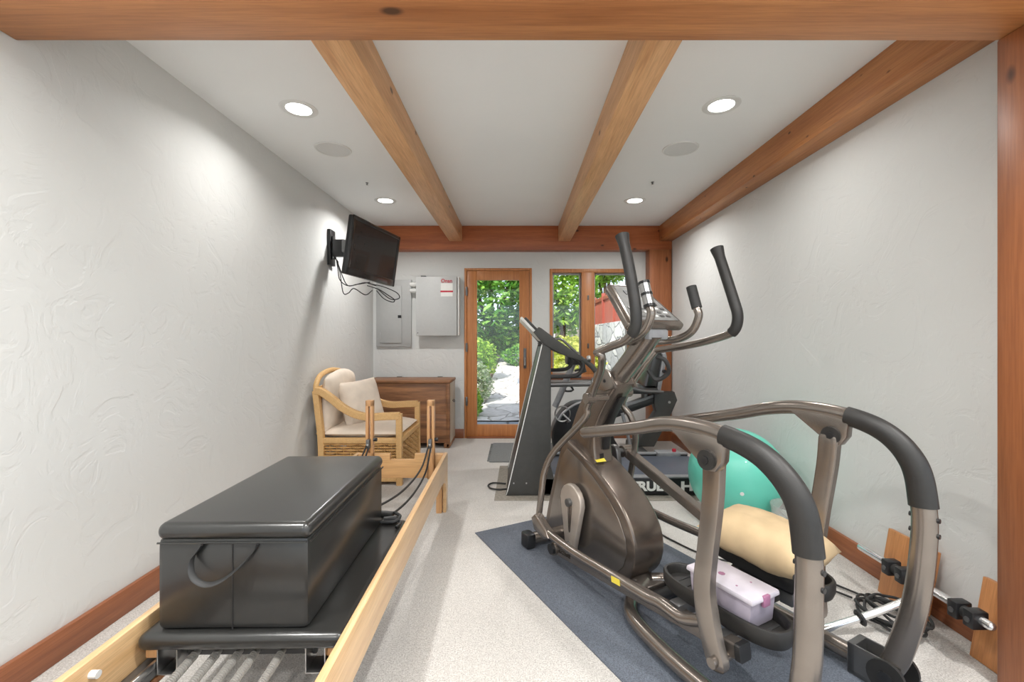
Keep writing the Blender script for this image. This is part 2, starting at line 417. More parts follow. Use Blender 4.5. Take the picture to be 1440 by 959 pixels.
# far wall with door and window openings
DX0, DX1, DZ = -.648, .195, 2.118
WX0, WX1, WZ0, WZ1 = .417, 1.435, .76, 2.11
slab('wall_far', [((XL, YF, 0), (DX0, YF+.15, ZC)), ((DX0, YF, DZ), (DX1, YF+.15, ZC)), ((DX1, YF, 0), (WX0, YF+.15, ZC)),
     ((WX0, YF, 0), (WX1, YF+.15, WZ0)), ((WX0, YF, WZ1), (WX1, YF+.15, ZC)), ((WX1, YF, 0), (XR, YF+.15, ZC))], M['wall'],
     'white plaster end wall holding the glazed door and window', 'wall')
slab('wall_near', [((XL, YN-.15, 0), (XL+.4, YN, ZC)), ((XL+.4, YN-.15, 2.3), (XE-.4, YN, ZC)), ((XE-.4, YN-.15, 0), (XE, YN, ZC)), ((XL+.4, YN-.15, 0), (XE-.4, YN, .25))],
     M['wall'], 'white wall with a wide opening added to let in sky light behind the viewer', 'wall')  # unseen opening, made wide so the sky gives soft fill
slab('wall_side', [((XE, YN-.15, 0), (XE+.15, -2.4, ZC)), ((XE, -2.4, 2.3), (XE+.15, .9, ZC)), ((XE, .9, 0), (XE+.15, 1.54, ZC)), ((XE, -2.4, 0), (XE+.15, .9, .25))],
     M['wall'], 'white side wall with a wide opening added to let in sky light behind the viewer', 'wall')  # second unseen opening, added for more sky fill
def trim(n, lo, hi, mat, label, cat='beam', bev=.006, rz=0):
    lo = Vector(lo); hi = Vector(hi); c = (lo+hi)/2
    o = box('trim_%d' % n, lo-c, hi-c, mat, bev=bev, loc=c, rot=(0, 0, rz)); return struct(o, label, cat)
ZJ = 2.42; ZG = 2.31
g = trim(1, (XL, 1.375, ZG), (4.6, 1.575, ZC), M['fir_x'], 'big fir girder crossing the top of the picture', rz=0)
trim(2, (XL, 5.345, ZG+.008), (XR, YF, ZC), M['fir_red'], 'red-brown fir girder above the door and window')
trim(3, (-.811, 1.575, ZJ), (-.656, 5.35, ZC), M['fir_y'], 'pale fir ceiling joist, leftmost of the three')
trim(4, (.509, 1.575, ZJ), (.656, 5.35, ZC), M['fir_y'], 'pale fir ceiling joist, middle one of the three')
trim(5, (1.735, 1.575, ZJ), (XR, 5.35, ZC), M['fir_knotty'], 'knotty fir ceiling joist along the right wall')
trim(6, (1.612, 5.33, 0), (1.88, YF, ZG+.008), M['fir_z'], 'fir corner post right of the window', 'post')
trim(7, (1.715, 1.375, 0), (1.92, 1.575, ZG), M['fir_z'], 'fir post at the right edge of the picture', 'post')
def baseboard(name, lo, hi, mat, label):
    return struct(box(name, lo, hi, mat, bev=.004), label, 'baseboard')
baseboard('baseboard_left', (XL, YN, 0), (XL+.022, YF, .115), M['trim'], 'reddish wood baseboard along the left wall')
baseboard('baseboard_right', (XR-.022, 1.575, 0), (XR, 5.33, .115), M['trim'], 'reddish wood baseboard along the right wall')
baseboard('baseboard_far', (-1.76, YF-.02, 0), (DX0-.005, YF, .115), M['trim_x'], 'short wood baseboard between wooden chest and glazed door')
baseboard('baseboard_window', (DX1+.005, YF-.02, 0), (1.612, YF, .115), M['trim_x'], 'wood baseboard under the window')

# door: frame, leaf, glass
def frame_boxes(bm, x0, x1, z0, z1, wl_, wr, wb, wt, y0, y1, bev=.003):
    add_box(bm, (x0, y0, z0), (x0+wl_, y1, z1), bev); add_box(bm, (x1-wr, y0, z0), (x1, y1, z1), bev)
    add_box(bm, (x0+wl_, y0, z1-wt), (x1-wr, y1, z1), bev)
    if wb: add_box(bm, (x0+wl_, y0, z0), (x1-wr, y1, z0+wb), bev)
d = thing('door_1', 'glazed fir door with a single tall pane, leading to the garden path', 'door', (0, 0, 0)); d['kind'] = 'structure'
bm = bmesh.new(); frame_boxes(bm, DX0, DX1, 0, DZ, .03, .03, 0, .03, YF-.008, YF+.15); finish('door_frame', bm, M['door'], d)
bm = bmesh.new(); frame_boxes(bm, DX0+.032, DX1-.032, .02, DZ-.032, .125, .125, .145, .115, YF+.004, YF+.05); finish('door_leaf', bm, M['door'], d)
box('door_pane', (DX0+.15, YF+.024, .16), (DX1-.15, YF+.03, DZ-.14), M['glass'], d, bev=0)
box('threshold', (DX0+.03, YF-.03, 0), (DX1-.03, YF+.15, .018), M['trim_x'], d)
for z in (1.83, 1.13, .46):
    h = box('hinge', (DX0+.016, YF-.016, z-.055), (DX0+.042, YF-.002, z+.055), M['steel_dk'], d, bev=.003)
hp = box('handle_plate', (DX1-.105, YF-.008, .87), (DX1-.07, YF+.006, 1.12), M['steel_dk'], d, bev=.004)
tube('lever_handle', [(DX1-.088, YF-.005, 1.0), (DX1-.088, YF-.04, 1.0), (DX1-.088, YF-.045, .985), (DX1-.088, YF-.045, .91)], .008, M['alu'], hp)
cyl('lock_knob', (DX1-.088, YF-.025, 1.09), (DX1-.088, YF-.006, 1.09), .014, M['steel_dk'], hp)
# window
wd = thing('window_1', 'two-light fir window beside the glazed door', 'window'); wd['kind'] = 'structure'
bm = bmesh.new(); frame_boxes(bm, WX0, WX1, WZ0, WZ1, .035, .035, .035, .045, YF-.008, YF+.14)
add_box(bm, (.815, YF-.008, WZ0+.035), (.975, YF+.12, WZ1-.045), .003); finish('window_frame', bm, M['door'], wd)
for x0, x1 in ((WX0+.037, .813), (.977, WX1-.037)):
    bm = bmesh.new(); frame_boxes(bm, x0, x1, WZ0+.037, WZ1-.047, .018, .018, .03, .02, YF+.06, YF+.10); finish('sash', bm, M['panelgrey'], wd)
    box('window_pane', (x0+.015, YF+.077, WZ0+.06), (x1-.015, YF+.083, WZ1-.06), M['glass'], wd, bev=0)
box('window_sill', (WX0-.01, YF-.03, WZ0-.03), (WX1+.01, YF+.01, WZ0+.006), M['trim_x'], wd)
for z in (1.15, 1.75): box('window_latch', (.885, YF-.025, z-.03), (.905, YF-.008, z+.03), M['steel_dk'], wd)

# recessed lights, speakers, sprinklers
def downlight(x, y, label, group):
    t = thing('recessed_light', label, 'ceiling light', (x, y, ZC), 0, group)
    lathe('trim_ring', [(.072, .012), (.072, -.004), (.10, -.006), (.106, -.002), (.106, .0), (.072, .012)], M['white'], t)
    lathe('lens', [(0, -.0015), (.0705, -.0015), (.0705, .008), (0, .008)], M['lamp'], t)
    ld = bpy.data.lights.new('lamp_light', 'AREA'); ld.shape = 'DISK'; ld.size = .13; ld.energy = LAMP_FAR_W if y > 4 else LAMP_W if y > 2 else FILL_NEAR_W; ld.color = (1, .985, .96); ld.spread = math.radians(150)
    lo = bpy.data.objects.new('lamp_light', ld); COL.objects.link(lo); lo.parent = t; lo.location = (0, 0, -.012)
    return t
downlight(-1.292, 2.62, 'round recessed ceiling light above the armchair side, nearer of the two at left', 'recessed ceiling lights')
downlight(1.20, 2.58, 'round recessed ceiling light nearer of the two beside the knotty right joist', 'recessed ceiling lights')
downlight(-1.297, 4.37, 'round recessed ceiling light above the wall-mounted television', 'recessed ceiling lights')
downlight(1.175, 4.37, 'round recessed ceiling light nearest the window, by the right joist', 'recessed ceiling lights')
for x, y, q in ((-1.2, .6, 'over the left wall'), (.2, .6, 'in the middle'), (1.6, .6, 'towards the right'), (-.9, -1.2, 'far left'), (1.0, -1.2, 'far middle'), (3.0, -1.2, 'far right')):  # unseen ceiling lights added to fill the room from behind
    downlight(x, y, 'added fill light in the unseen near ceiling, ' + q, 'added fill lights behind the viewer')
for x, y, l in ((-1.32, 3.18, 'round white in-ceiling speaker left of the leftmost joist'), (1.18, 3.17, 'round white in-ceiling speaker between middle and right joists')):
    t = thing('ceiling_speaker', l, 'speaker', (x, y, ZC), 0, 'ceiling speakers')
    lathe('rim', [(.113, 0), (.113, -.006), (.122, -.007), (.127, 0)], M['white'], t)
    lathe('grille', [(0, -.004), (.112, -.004), (.112, 0)], M['grille'], t)
for x, y, l in ((-1.31, 3.87, 'small ceiling sprinkler head behind the left speaker'), (1.19, 3.85, 'small ceiling sprinkler head behind the right speaker')):
    o = lathe('sprinkler_head', [(0, -.018), (.009, -.018), (.009, -.015), (.004, -.014), (.004, -.005), (.012, -.003), (.014, 0)], M['steel_dk'], seg=12, loc=(x, y, ZC))
    tag(o, l, 'sprinkler', 'ceiling sprinklers')

# ------------------------------------------------------------------ elliptical trainer on its mat (s runs from flywheel to rear, t to its right)
EO = (.1776, 3.0525); EA = math.atan2(-.88315, .46908)
mat_o = thing('exercise_mat', 'dark blue-grey rubber mat under the bronze elliptical trainer', 'mat', (EO[0], EO[1], 0), EA)
prism('mat_sheet', [(0, -.5), (2.35, -.5), (2.35, .46), (0, .46)], .0005, .006, M['bluemat'], mat_o, 'xy', bev=.002)
E = thing('elliptical_trainer', 'bronze-grey elliptical trainer with tall moving arms and black curved grips on the dark mat', 'elliptical trainer', (EO[0], EO[1], .006), EA)
SIDE = (0, 1, 0)
def pts(t, l): return [(s, t, z-.006) for s, z in l]
body = [(.45, .64), (.60, .585), (.72, .53), (.85, .455), (.94, .38), (1.0, .29), (1.018, .20), (.995, .11), (.94, .045), (.86, .012), (.24, .012), (.195, .04), (.235, .2), (.29, .36), (.36, .54), (.40, .62)]
def smooth_poly(P, n=4):
    Q = [(a, b, 0) for a, b in P]+[(P[0][0], P[0][1], 0)]
    return [(v.x, v.y) for v in catmull(Q, n)[:-1]]
sh = prism('flywheel_shroud', smooth_poly(body, 3), -.10, .10, M['bronze_d'], E, bev=.018, seg=4)
inner = [(.455, .595), (.60, .54), (.71, .485), (.83, .41), (.905, .34), (.955, .26), (.965, .19), (.94, .115), (.89, .06), (.83, .035), (.28, .035), (.25, .06), (.29, .22), (.34, .36), (.40, .53)]
for s in (-1, 1): prism('side_panel', inner, s*.098, s*.106, M['bronze'], sh, bev=.004)
fairing = [(.38, .58), (.484, .80), (.575, .935), (.66, 1.01), (.78, 1.035), (.84, 1.0), (.765, .90), (.705, .81), (.665, .73), (.655, .64), (.655, .5)]
prism('mast_fairing', smooth_poly(fairing, 3), -.066, .066, M['bronze_d'], E, bev=.014, seg=3)
prism('fairing_slot', [(.672, .62), (.69, .72), (.725, .80), (.79, .90), (.81, .93), (.75, .90), (.70, .82), (.655, .72), (.64, .62)], -.006, .035, M['black'], E, bev=.002)
prism('adjustment_slot', [(.655, .53), (.668, .535), (.668, .60), (.655, .60)], -.03, -.002, M['black'], E, bev=.002)
# lugs and bolts
for t in (-.068, .068):
    lug = prism('mast_lug', [(.655, .975), (.675, 1.05), (.73, 1.085), (.79, 1.07), (.85, .985), (.76, .96)], t-.010, t+.010, M['bronze'], E, bev=.003)
    for (a, b) in ((.725, 1.045), (.765, 1.015)):
        cyl('lug_bolt', (a, t-.012, b), (a, t+.012, b), .009, M['black'], lug, seg=12)
tube('mast', pts(0, [(.68, .93), (.80, 1.05), (.92, 1.165), (1.03, 1.28)]), .054, M['bronze'], E, seg=24)
tube('cable_bundle', [(.99, .07, 1.15), (1.03, .09, 1.13), (1.02, .12, 1.07), (.96, .10, 1.03), (.93, .07, 1.08)], .011, M['rubber'], E)
# console
cs = thing('console', '', '', (0, 0, 0)); 
for k in ('label', 'category'): del cs[k]
cs.parent = E
def loft_panel(c_bot, w_bot, c_top, w_top, thick, bev):
    bm = bmesh.new()
    nx = Vector((c_top[0]-c_bot[0], 0, c_top[1]-c_bot[1])).normalized(); nrm = Vector((-nx.z, 0, nx.x))
    if nrm.z < 0: nrm = -nrm
    B = Vector((c_bot[0], 0, c_bot[1])); T_ = Vector((c_top[0], 0, c_top[1]))
    V = []
    for dn in (0, -thick):
        for (c, ww) in ((B, w_bot), (T_, w_top)):
            for sg in (-1, 1): V.append(bm.verts.new(c+nrm*dn+Vector((0, sg*ww/2, 0))))
    for f in ((0, 1, 3, 2), (4, 6, 7, 5), (0, 4, 5, 1), (2, 3, 7, 6), (0, 2, 6, 4), (1, 5, 7, 3)): bm.faces.new([V[i] for i in f])
    bmesh.ops.recalc_face_normals(bm, faces=bm.faces)
    if bev: bmesh.ops.bevel(bm, geom=list(bm.edges), offset=bev, segments=4, affect='EDGES', profile=.5)
    return bm, nrm, nx
bm, nrm, nx = loft_panel((1.075, 1.31), .37, (.84, 1.525), .24, .05, .018)
o = finish('console_body', bm, M['bronze'], E); bodyc = o
bm, _, _ = loft_panel((1.055, 1.331), .31, (.862, 1.508), .19, .004, .0015)
o2 = finish('display_panel', bm, plain('console_face', srgb(132, 132, 130), .55), o)
def on_panel(f, y, lift=.002):  # f 0..1 from bottom to top
    return Vector((1.055, 0, 1.331)).lerp(Vector((.862, 0, 1.508)), f)+Vector((0, y, 0))+nrm*lift
def panel_patch(name, f0, f1, y0, y1, mat, par):
    bm = bmesh.new(); v = [bm.verts.new(on_panel(f, y, l)) for l in (.0, .003) for f, y in ((f0, y0), (f0, y1), (f1, y1), (f1, y0))]
    for f in ((0, 1, 2, 3), (4, 5, 6, 7), (0, 1, 5, 4), (1, 2, 6, 5), (2, 3, 7, 6), (3, 0, 4, 7)): bm.faces.new([v[i] for i in f])
    return finish(name, bm, mat, par)
panel_patch('display_window', .74, .86, -.06, .0, M['black'], o)
panel_patch('display_window', .42, .64, .03, .09, M['black'], o)
for r_ in range(3):
    for c in range(6): panel_patch('button', .08+r_*.11, .13+r_*.11, -.12+c*.042, -.095+c*.042, M['steel_dk'] if (r_+c) % 3 else M['paper'], o)
bm = bmesh.new(); add_box(bm, (1.0, -.05, 1.235), (1.06, .08, 1.285), .010); finish('console_bracket', bm, M['greyp'], E)
bpy.data.objects.remove(cs)
# fixed heart-rate handlebars
for sg in (-1, 1):
    hb = tube('fixed_handlebar', [(.93, sg*.02, 1.225), (.985, sg*.12, 1.228), (1.07, sg*.15, 1.243), (1.14, sg*.152, 1.28), (1.175, sg*.152, 1.345), (1.165, sg*.152, 1.385)], .019, M['bronze'], E, smooth_n=8, seg=16)
    tube('pulse_grip', [(1.165, sg*.152, 1.385), (1.132, sg*.152, 1.49)], .024, M['rubber'] if sg > 0 else M['alu'], hb, seg=18, roundcap=False)
    if sg < 0:
        for q in (0, .5, 1):
            a = Vector((1.165, sg*.152, 1.385)).lerp(Vector((1.132, sg*.152, 1.49)), q); dd = Vector((-.033, 0, .105)).normalized()
            cyl('grip_collar', a-dd*.006, a+dd*.006, .026, M['black'], hb)
# moving arms
def moving_arm(t, top, lower, rt):
    # top: list (s,z): grip top ... ; lower continues
    n = 3
    path = catmull(pts(t, top), 10)
    k = int(len(path)*.62)
    arm = tube('moving_arm', path[k-1:], .0185, M['bronze'], E, smooth_n=0, seg=16, roundcap=True)
    gp = path[:k]; rr = [.0245]*len(gp)
    for i in range(4): rr[i] = .031-.0018*i
    bm = bmesh.new(); add_sweep(bm, gp, rr, seg=18); finish('foam_grip', bm, M['grip'], arm)
    return arm
al = moving_arm(-.27, [(1.12, 1.70), (1.155, 1.59), (1.192, 1.44), (1.208, 1.34), (1.195, 1.28), (1.14, 1.238), (1.05, 1.212), (.945, 1.18)], None, 0)
ar = moving_arm(.25, [(1.198, 1.678), (1.24, 1.56), (1.285, 1.43), (1.308, 1.35), (1.29, 1.285), (1.225, 1.255), (1.05, 1.215), (.80, 1.178)], None, 0)
tube('arm_lower_tube', [(.958, -.27, 1.178), (.975, -.265, 1.155), (.915, -.22, 1.095), (.80, -.175, .978), (.74, -.17, .88), (.71, -.17, .81), (.50, -.22, .60), (.44, -.25, .47), (.435, -.27, .33), (.405, -.27, .19)], .0185, M['bronze'], al, smooth_n=7, seg=16)
tube('arm_lower_tube', [(.81, .25, 1.175), (.76, .21, 1.09), (.665, .17, .93), (.63, .17, .85), (.66, .20, .79), (.665, .23, .70), (.64, .25, .58), (.60, .25, .40), (.575, .25, .30)], .0185, M['bronze'], ar, smooth_n=7, seg=16)
for t, s, z in ((-.175, .765, .93), (.17, .66, .93)):
    cyl('arm_pivot', (s, t-.024 if t < 0 else t+.024, z), (s, 0.06*(1 if t > 0 else -1), z), .02, M['bronze'], E)
    cyl('pivot_boss', (s, t-.026, z), (s, t+.026, z), .028, M['bronze'], E)
# crank: spins about (.53,.315)
CS, CZ = .565, .32
cyl('crank_axle', (CS, -.18, CZ), (CS, .18, CZ), .022, M['steel_dk'], E)
for sg, e in ((-1, (.555, .08)), (1, (.585, .57))):
    a = Vector((CS, 0, CZ)); b = Vector((e[0], 0, e[1])); dd = (b-a).normalized(); pp = Vector((-dd.z, 0, dd.x))
    poly = []
    for i in range(9):
        an = PI*i/8; q = a-dd*math.sin(an)*.10+pp*math.cos(an)*.10*(-1); poly.append((q.x, q.z))
    for i in range(9):
        an = PI*i/8; q = b+dd*math.sin(an)*.045+pp*math.cos(an)*.045; poly.append((q.x, q.z))
    ck = prism('crank_arm', poly, sg*.125, sg*.16, M['bronze_l'] if sg < 0 else M['steel_dk'], E, bev=.008, seg=3)
    mid = a.lerp(b, .25)
    prism('crank_recess', [(mid.x+(x-mid.x)*.22, mid.z+(z-mid.z)*.5) for x, z in poly], sg*.159, sg*.162, M['bronze_d'], ck, bev=.001)
    cyl('crank_pin', (e[0], sg*.16, e[1]), (e[0], sg*.265, e[1]), .016, M['steel_dk'], E)
    cyl('pin_cap', (e[0], sg*.27, e[1]), (e[0], sg*.285, e[1]), .028, M['black'], E)
# rails (square) from the crank pin to the hanging link
for t, a, b in ((-.235, (.555, .082), (1.66, .205)), (.235, (.585, .572), (1.64, .205))):
    r_ = tube('foot_rail', pts(t, [a, ((a[0]+b[0])/2, (a[1]+b[1])/2-.0), b]), .026, M['bronze'], E, smooth_n=0, side=SIDE, square=True)
    cyl('rail_pivot', (a[0], t-.034, a[1]-.006), (a[0], t+.034, a[1]-.006), .034, M['bronze'], r_)
    dd = (Vector((b[0], 0, b[1]))-Vector((a[0], 0, a[1]))).normalized()
    p = Vector((b[0], t, b[1]-.006)); tube('rail_end_cap', [p, p+dd*.02], .028, M['black'], r_, side=SIDE, square=True)
# push tubes joining arm and link
pl_ = tube('push_tube', pts(-.285, [(.435, .20), (.50, .172), (.76, .165), (1.04, .185), (1.27, .20), (1.36, .215), (1.46, .215), (1.55, .255)]), .021, M['bronze'], E, smooth_n=7, seg=16)
prism('push_tube_yoke', [(.385, .20), (.43, .235), (.55, .18), (.575, .15), (.52, .125), (.42, .14)], -.312, -.258, M['bronze'], pl_, bev=.012, seg=3)
pr_ = tube('push_tube', pts(.265, [(.57, .29), (.62, .27), (.85, .262), (1.10, .27), (1.30, .283), (1.45, .27), (1.58, .27)]), .021, M['bronze'], E, smooth_n=7, seg=16)
prism('push_tube_yoke', [(.53, .30), (.575, .335), (.68, .29), (.70, .26), (.64, .24), (.56, .25)], .238, .292, M['bronze'], pr_, bev=.012, seg=3)
# curved rear uprights with black grips
def upright(t, path, rad, split0, split1):
    P, R = catmull(pts(t, path), 10, rad)
    i0, i1 = int(split0*10), int(split1*10)
    up = tube('rear_upright', P, R, M['bronze'], E, smooth_n=0, seg=22, side=SIDE, flat=.8, roundcap=True)
    bm = bmesh.new(); g_ = P[i0:i1+1]; add_sweep(bm, g_, [q+.0055 for q in R[i0:i1+1]], seg=22, side=SIDE, flat=.84)
    finish('curved_grip', bm, M['grip'], up)
    e = P[i1]
    for k, q in ((3, 0), (7, 0)):
        p = P[min(i1+k, len(P)-1)]
        for sg in (-1, 1):
            cyl('grip_screw', p+Vector((sg*.033, 0, 0)), p+Vector((sg*.040, 0, 0)), .008, M['black'], up, seg=10)
    return up
rad = [.026, .027, .028, .029, .030, .032, .034, .035, .036, .037, .038, .037]
upright(-.32, [(.915, .80), (1.24, .88), (1.40, .925), (1.52, .94), (1.66, .933), (1.80, .893), (1.895, .80), (1.923, .67), (1.925, .55), (1.92, .36), (1.895, .18), (1.87, .10)], rad, 4, 7.1)
upright(.30, [(.915, .80), (1.24, .885), (1.42, .94), (1.56, .963), (1.725, .955), (1.85, .912), (1.925, .825), (1.95, .70), (1.952, .57), (1.93, .35), (1.885, .16), (1.86, .09)], rad, 4, 7.1)
for t, ds, dz in ((-.32, 0, 0), (.30, .065, .03)):
    br = prism('pivot_bracket', [(1.455+ds, .915+dz), (1.675+ds, .92+dz), (1.668+ds, .84+dz), (1.645+ds, .805+dz), (1.605+ds, .80+dz), (1.58+ds, .825+dz)], t-.021, t+.021, M['bronze'], E, bev=.003)
    c = (1.617+ds, .845+dz-.006)
    cyl('pivot_cap', (c[0], t-.032, c[1]), (c[0], t-.02, c[1]), .033, M['grip'], br)
    cyl('pivot_cap', (c[0], t+.02, c[1]), (c[0], t+.034, c[1]), .033, M['grip'], br)
    cyl('pivot_bolt', (c[0], t-.036, c[1]), (c[0], t-.03, c[1]), .014, M['black'], br, seg=6)
# hanging links
def link(t, l):
    bm = bmesh.new(); P, R = catmull(pts(t, [q[:2] for q in l]), 6, [q[2] for q in l])
    add_sweep(bm, P, R, side=SIDE, flat=.55, square=True, roundcap=True); return finish('hanging_link', bm, M['bronze'], E)
lk = link(-.30, [(1.612, .83, .034), (1.606, .70, .033), (1.585, .52, .032), (1.572, .40, .034), (1.582, .31, .036), (1.605, .22, .035), (1.625, .165, .034)])
cyl('link_bolt', (1.625, -.335, .165), (1.625, -.20, .165), .017, M['bronze'], lk)
lk = link(.285, [(1.675, .86, .034), (1.665, .75, .033), (1.64, .58, .032), (1.62, .44, .034), (1.615, .33, .036), (1.62, .25, .035), (1.625, .17, .034)])
cyl('link_bolt', (1.625, .20, .175), (1.625, .32, .175), .017, M['bronze'], lk)
# pedals
def pedal(t, s0, s1, z0, tilt):
    L = (s1-s0)/2; W = .092; c = ((s0+s1)/2, t, z0)
    def out(k, l=0, w_=0):
        P = []
        for i in range(40):
            a = 2*PI*i/40; ca, sa = math.cos(a), math.sin(a)
            e = .55
            P.append(((L-l)*math.copysign(abs(ca)**e, ca), (W-w_)*math.copysign(abs(sa)**.8, sa)))
        return P
    bm = bmesh.new()
    rings = []
    for (l, w_, z) in ((.03, .03, -.05), (.008, .008, -.043), (0, 0, -.02), (0, 0, .012), (.003, .003, .018), (.012, .012, .018), (.016, .016, .012), (.02, .02, -.018)):
        rings.append([bm.verts.new((x, y, z-(.02 if z < 0 and abs(x) > L*.5 else 0)*0)) for x, y in out(0, l, w_)])
    for A, B in zip(rings, rings[1:]):
        for j in range(40): bm.faces.new((A[j], A[(j+1) % 40], B[(j+1) % 40], B[j]))
    bm.faces.new(rings[0]); bm.faces.new(rings[-1])
    p = finish('foot_pedal', bm, M['grip'], E, loc=c, rot=(0, tilt, 0))
    bm = bmesh.new()
    for i in range(9): add_box(bm, (-L*.75+i*L*.18, -.055, -.018), (-L*.75+i*L*.18+.012, .055, -.0155), .001)
    finish('tread_ribs', bm, M['rubber'], p)
    return p
pedal(-.125, 1.25, 1.765, .265, -.015)
pedal(.165, 1.23, 1.745, .337, .01)
for t, rt, z, s in ((-.125, -.235, .2, 1.5), (.135, .235, .25, 1.5)):
    for ds in (-.13, .08): box('pedal_bracket', (s+ds, min(t, rt)-.02, z-.03), (s+ds+.05, max(t, rt)+.02, z+.02), M['steel_dk'], E, bev=.005)
bm = bmesh.new(); add_box(bm, (1.42, .10, .2), (1.56, .17, .31), .006); finish('pedal_post', bm, M['black'], E)
# base
st = cyl('front_stabilizer', (.33, -.30, .045), (.33, .30, .045), .034, M['bronze'], E)
for sg in (-1, 1): box('stabilizer_foot', (.288, sg*.295-.03, .002), (.372, sg*.295+.03, .088), M['black'], st, bev=.012)
box('base_spine', (.30, -.055, .012), (1.06, .055, .06), M['bronze'], E, bev=.008)
for sg in (-1, 1):
    tube('base_rail', [(1.0, sg*.02, .05), (1.04, sg*.10, .05), (1.10, sg*.20, .05), (1.20, sg*.27, .05), (1.40, sg*.305, .05), (1.62, sg*.315, .05), (1.84, sg*.315, .05)], .03, M['bronze'], E, smooth_n=8, seg=18)
    s0 = 1.80
    bm = bmesh.new()
    add_box(bm, (1.74, sg*.315-.045, .005), (1.765, sg*.315+.045, .115), .003)
    add_box(bm, (1.74, sg*.315-.045, .005), (1.86, sg*.315-.038, .115), .002)
    add_box(bm, (1.74, sg*.315+.038, .005), (1.86, sg*.315+.045, .115), .002)
    add_box(bm, (1.74, sg*.315-.045, .002), (1.90, sg*.315+.045, .02), .002)
    sock = finish('upright_socket', bm, M['steel_dk'], E)
    cyl('socket_disc', (1.862, sg*.315-.056, .062), (1.862, sg*.315-.044, .062), .058, M['grip'], sock)
    cyl('socket_disc', (1.862, sg*.315+.044, .062), (1.862, sg*.315+.056, .062), .058, M['grip'], sock)
    cyl('disc_bolt', (1.862, sg*.315-.062, .062), (1.862, sg*.315-.055, .062), .022, M['black'], sock)
bm = bmesh.new(); add_cyl(bm, (1.10, -.11, .035), (1.10, .11, .035), .026); finish('transport_wheel', bm, M['black'], E)
# stickers
def sticker(name, s, t, z, w_, h_, xd, yd, par, mat=None, txt=None):
    m_ = basis((s, t, z), xd, yd)
    bm = bmesh.new(); add_box(bm, (-w_/2, -h_/2, 0), (w_/2, h_/2, .0012), mtx=m_); o = finish(name, bm, mat or M['yellow'], par, smooth=False)
    return o
sk = sticker('caution_sticker', .672, -.032, .568, .06, .035, (.12, 1, .0), (-.9, .1, .44), sh)
o = sticker('caution_sticker', 1.12, -.3065, .186, .055, .026, (.99, 0, .12), (-.12, 0, .99), E)
ml = basis((.66, -.263, .093), (1, 0, .11), (-.11, 0, 1))
text_mesh('rail_lettering', 'OCTANE', .026, M['dkprint'], E, ml, bold=.0006)

# things on the pedals
pb = thing('storage_box', 'lilac plastic box with a pale lid resting on the left pedal', 'box', (EO[0], EO[1], .006), EA)
c0 = (1.545, -.125)
bm = bmesh.new()
def taper_box(bm, cx_, cy_, z0, z1, lx, ly, k, bev):
    vs_ = add_box(bm, (cx_-lx/2, cy_-ly/2, z0), (cx_+lx/2, cy_+ly/2, z1), bev)
    for v in vs_:
        f = (v.co.z-z0)/(z1-z0); q = k+(1-k)*f
        v.co.x = cx_+(v.co.x-cx_)*q; v.co.y = cy_+(v.co.y-cy_)*q
taper_box(bm, c0[0], c0[1], .249, .345, .255, .140, .94, .008); finish('box_body', bm, M['lilac'], pb)
bm = bmesh.new(); taper_box(bm, c0[0], c0[1], .343, .362, .272, .152, 1.02, .006); lid = finish('box_lid', bm, M['lilac_lid'], pb)
box('lid_clip', (c0[0]+.128, c0[1]-.018, .325), (c0[0]+.141, c0[1]+.018, .362), M['plum'], pb, bev=.003)
for (ds, dt, rr) in ((-.03, -.01, .013), (-.09, .02, .008), (.06, .03, .004), (.05, -.035, .004)):
    lathe('printed_flower', [(0, 0), (rr, 0), (rr, .001), (0, .0012)], M['plum'], lid, seg=7, loc=(c0[0]+ds, c0[1]+dt, .3618))
def pillow_bm(lx, ly, h, n=22, m=22, pinch=.12, seed=0):
    bm = bmesh.new(); G = {}
    for sgn in (1, -1):
        for i in range(n+1):
            for j in range(m+1):
                if sgn < 0 and (i in (0, n) or j in (0, m)): G[sgn, i, j] = G[1, i, j]; continue
                u = 2*i/n-1; v = 2*j/m-1
                f = (max(0, 1-u**4)*max(0, 1-v**4))**.55
                x = u*lx/2*(1-pinch*(1-v*v)*.35*abs(u)); y = v*ly/2*(1-pinch*(1-u*u)*.5*abs(v))
                wob = noise.noise(Vector((u*2.2+seed, v*2.2, sgn*3)))*.12+noise.noise(Vector((u*6+seed, v*5, sgn)))*.05
                G[sgn, i, j] = bm.verts.new((x, y, sgn*h/2*f*(1+wob)))
    for sgn in (1, -1):
        for i in range(n):
            for j in range(m):
                q = [G[sgn, i, j], G[sgn, i+1, j], G[sgn, i+1, j+1], G[sgn, i, j+1]]
                bm.faces.new(q if sgn > 0 else q[::-1])
    return bm
pw = finish('throw_pillow', pillow_bm(.43, .29, .17, seed=3), M['pillow'], None, ang=80)
P_ = Matrix.Translation((EO[0], EO[1], 0)) @ Matrix.Rotation(EA, 4, 'Z') @ Matrix.Translation((1.505, .145, .435)) @ Matrix.Rotation(.05, 4, 'Y') @ Matrix.Rotation(.12, 4, 'Z')
pw.matrix_world = P_; tag(pw, 'tan fabric pillow lying over the right pedal of the elliptical', 'pillow')

# ------------------------------------------------------------------ reformer
RA = math.radians(.9)
RF = thing('pilates_reformer', 'maple pilates reformer with low side rails, black carriage and silver springs', 'pilates reformer', (-.802, 1.1, 0), RA)
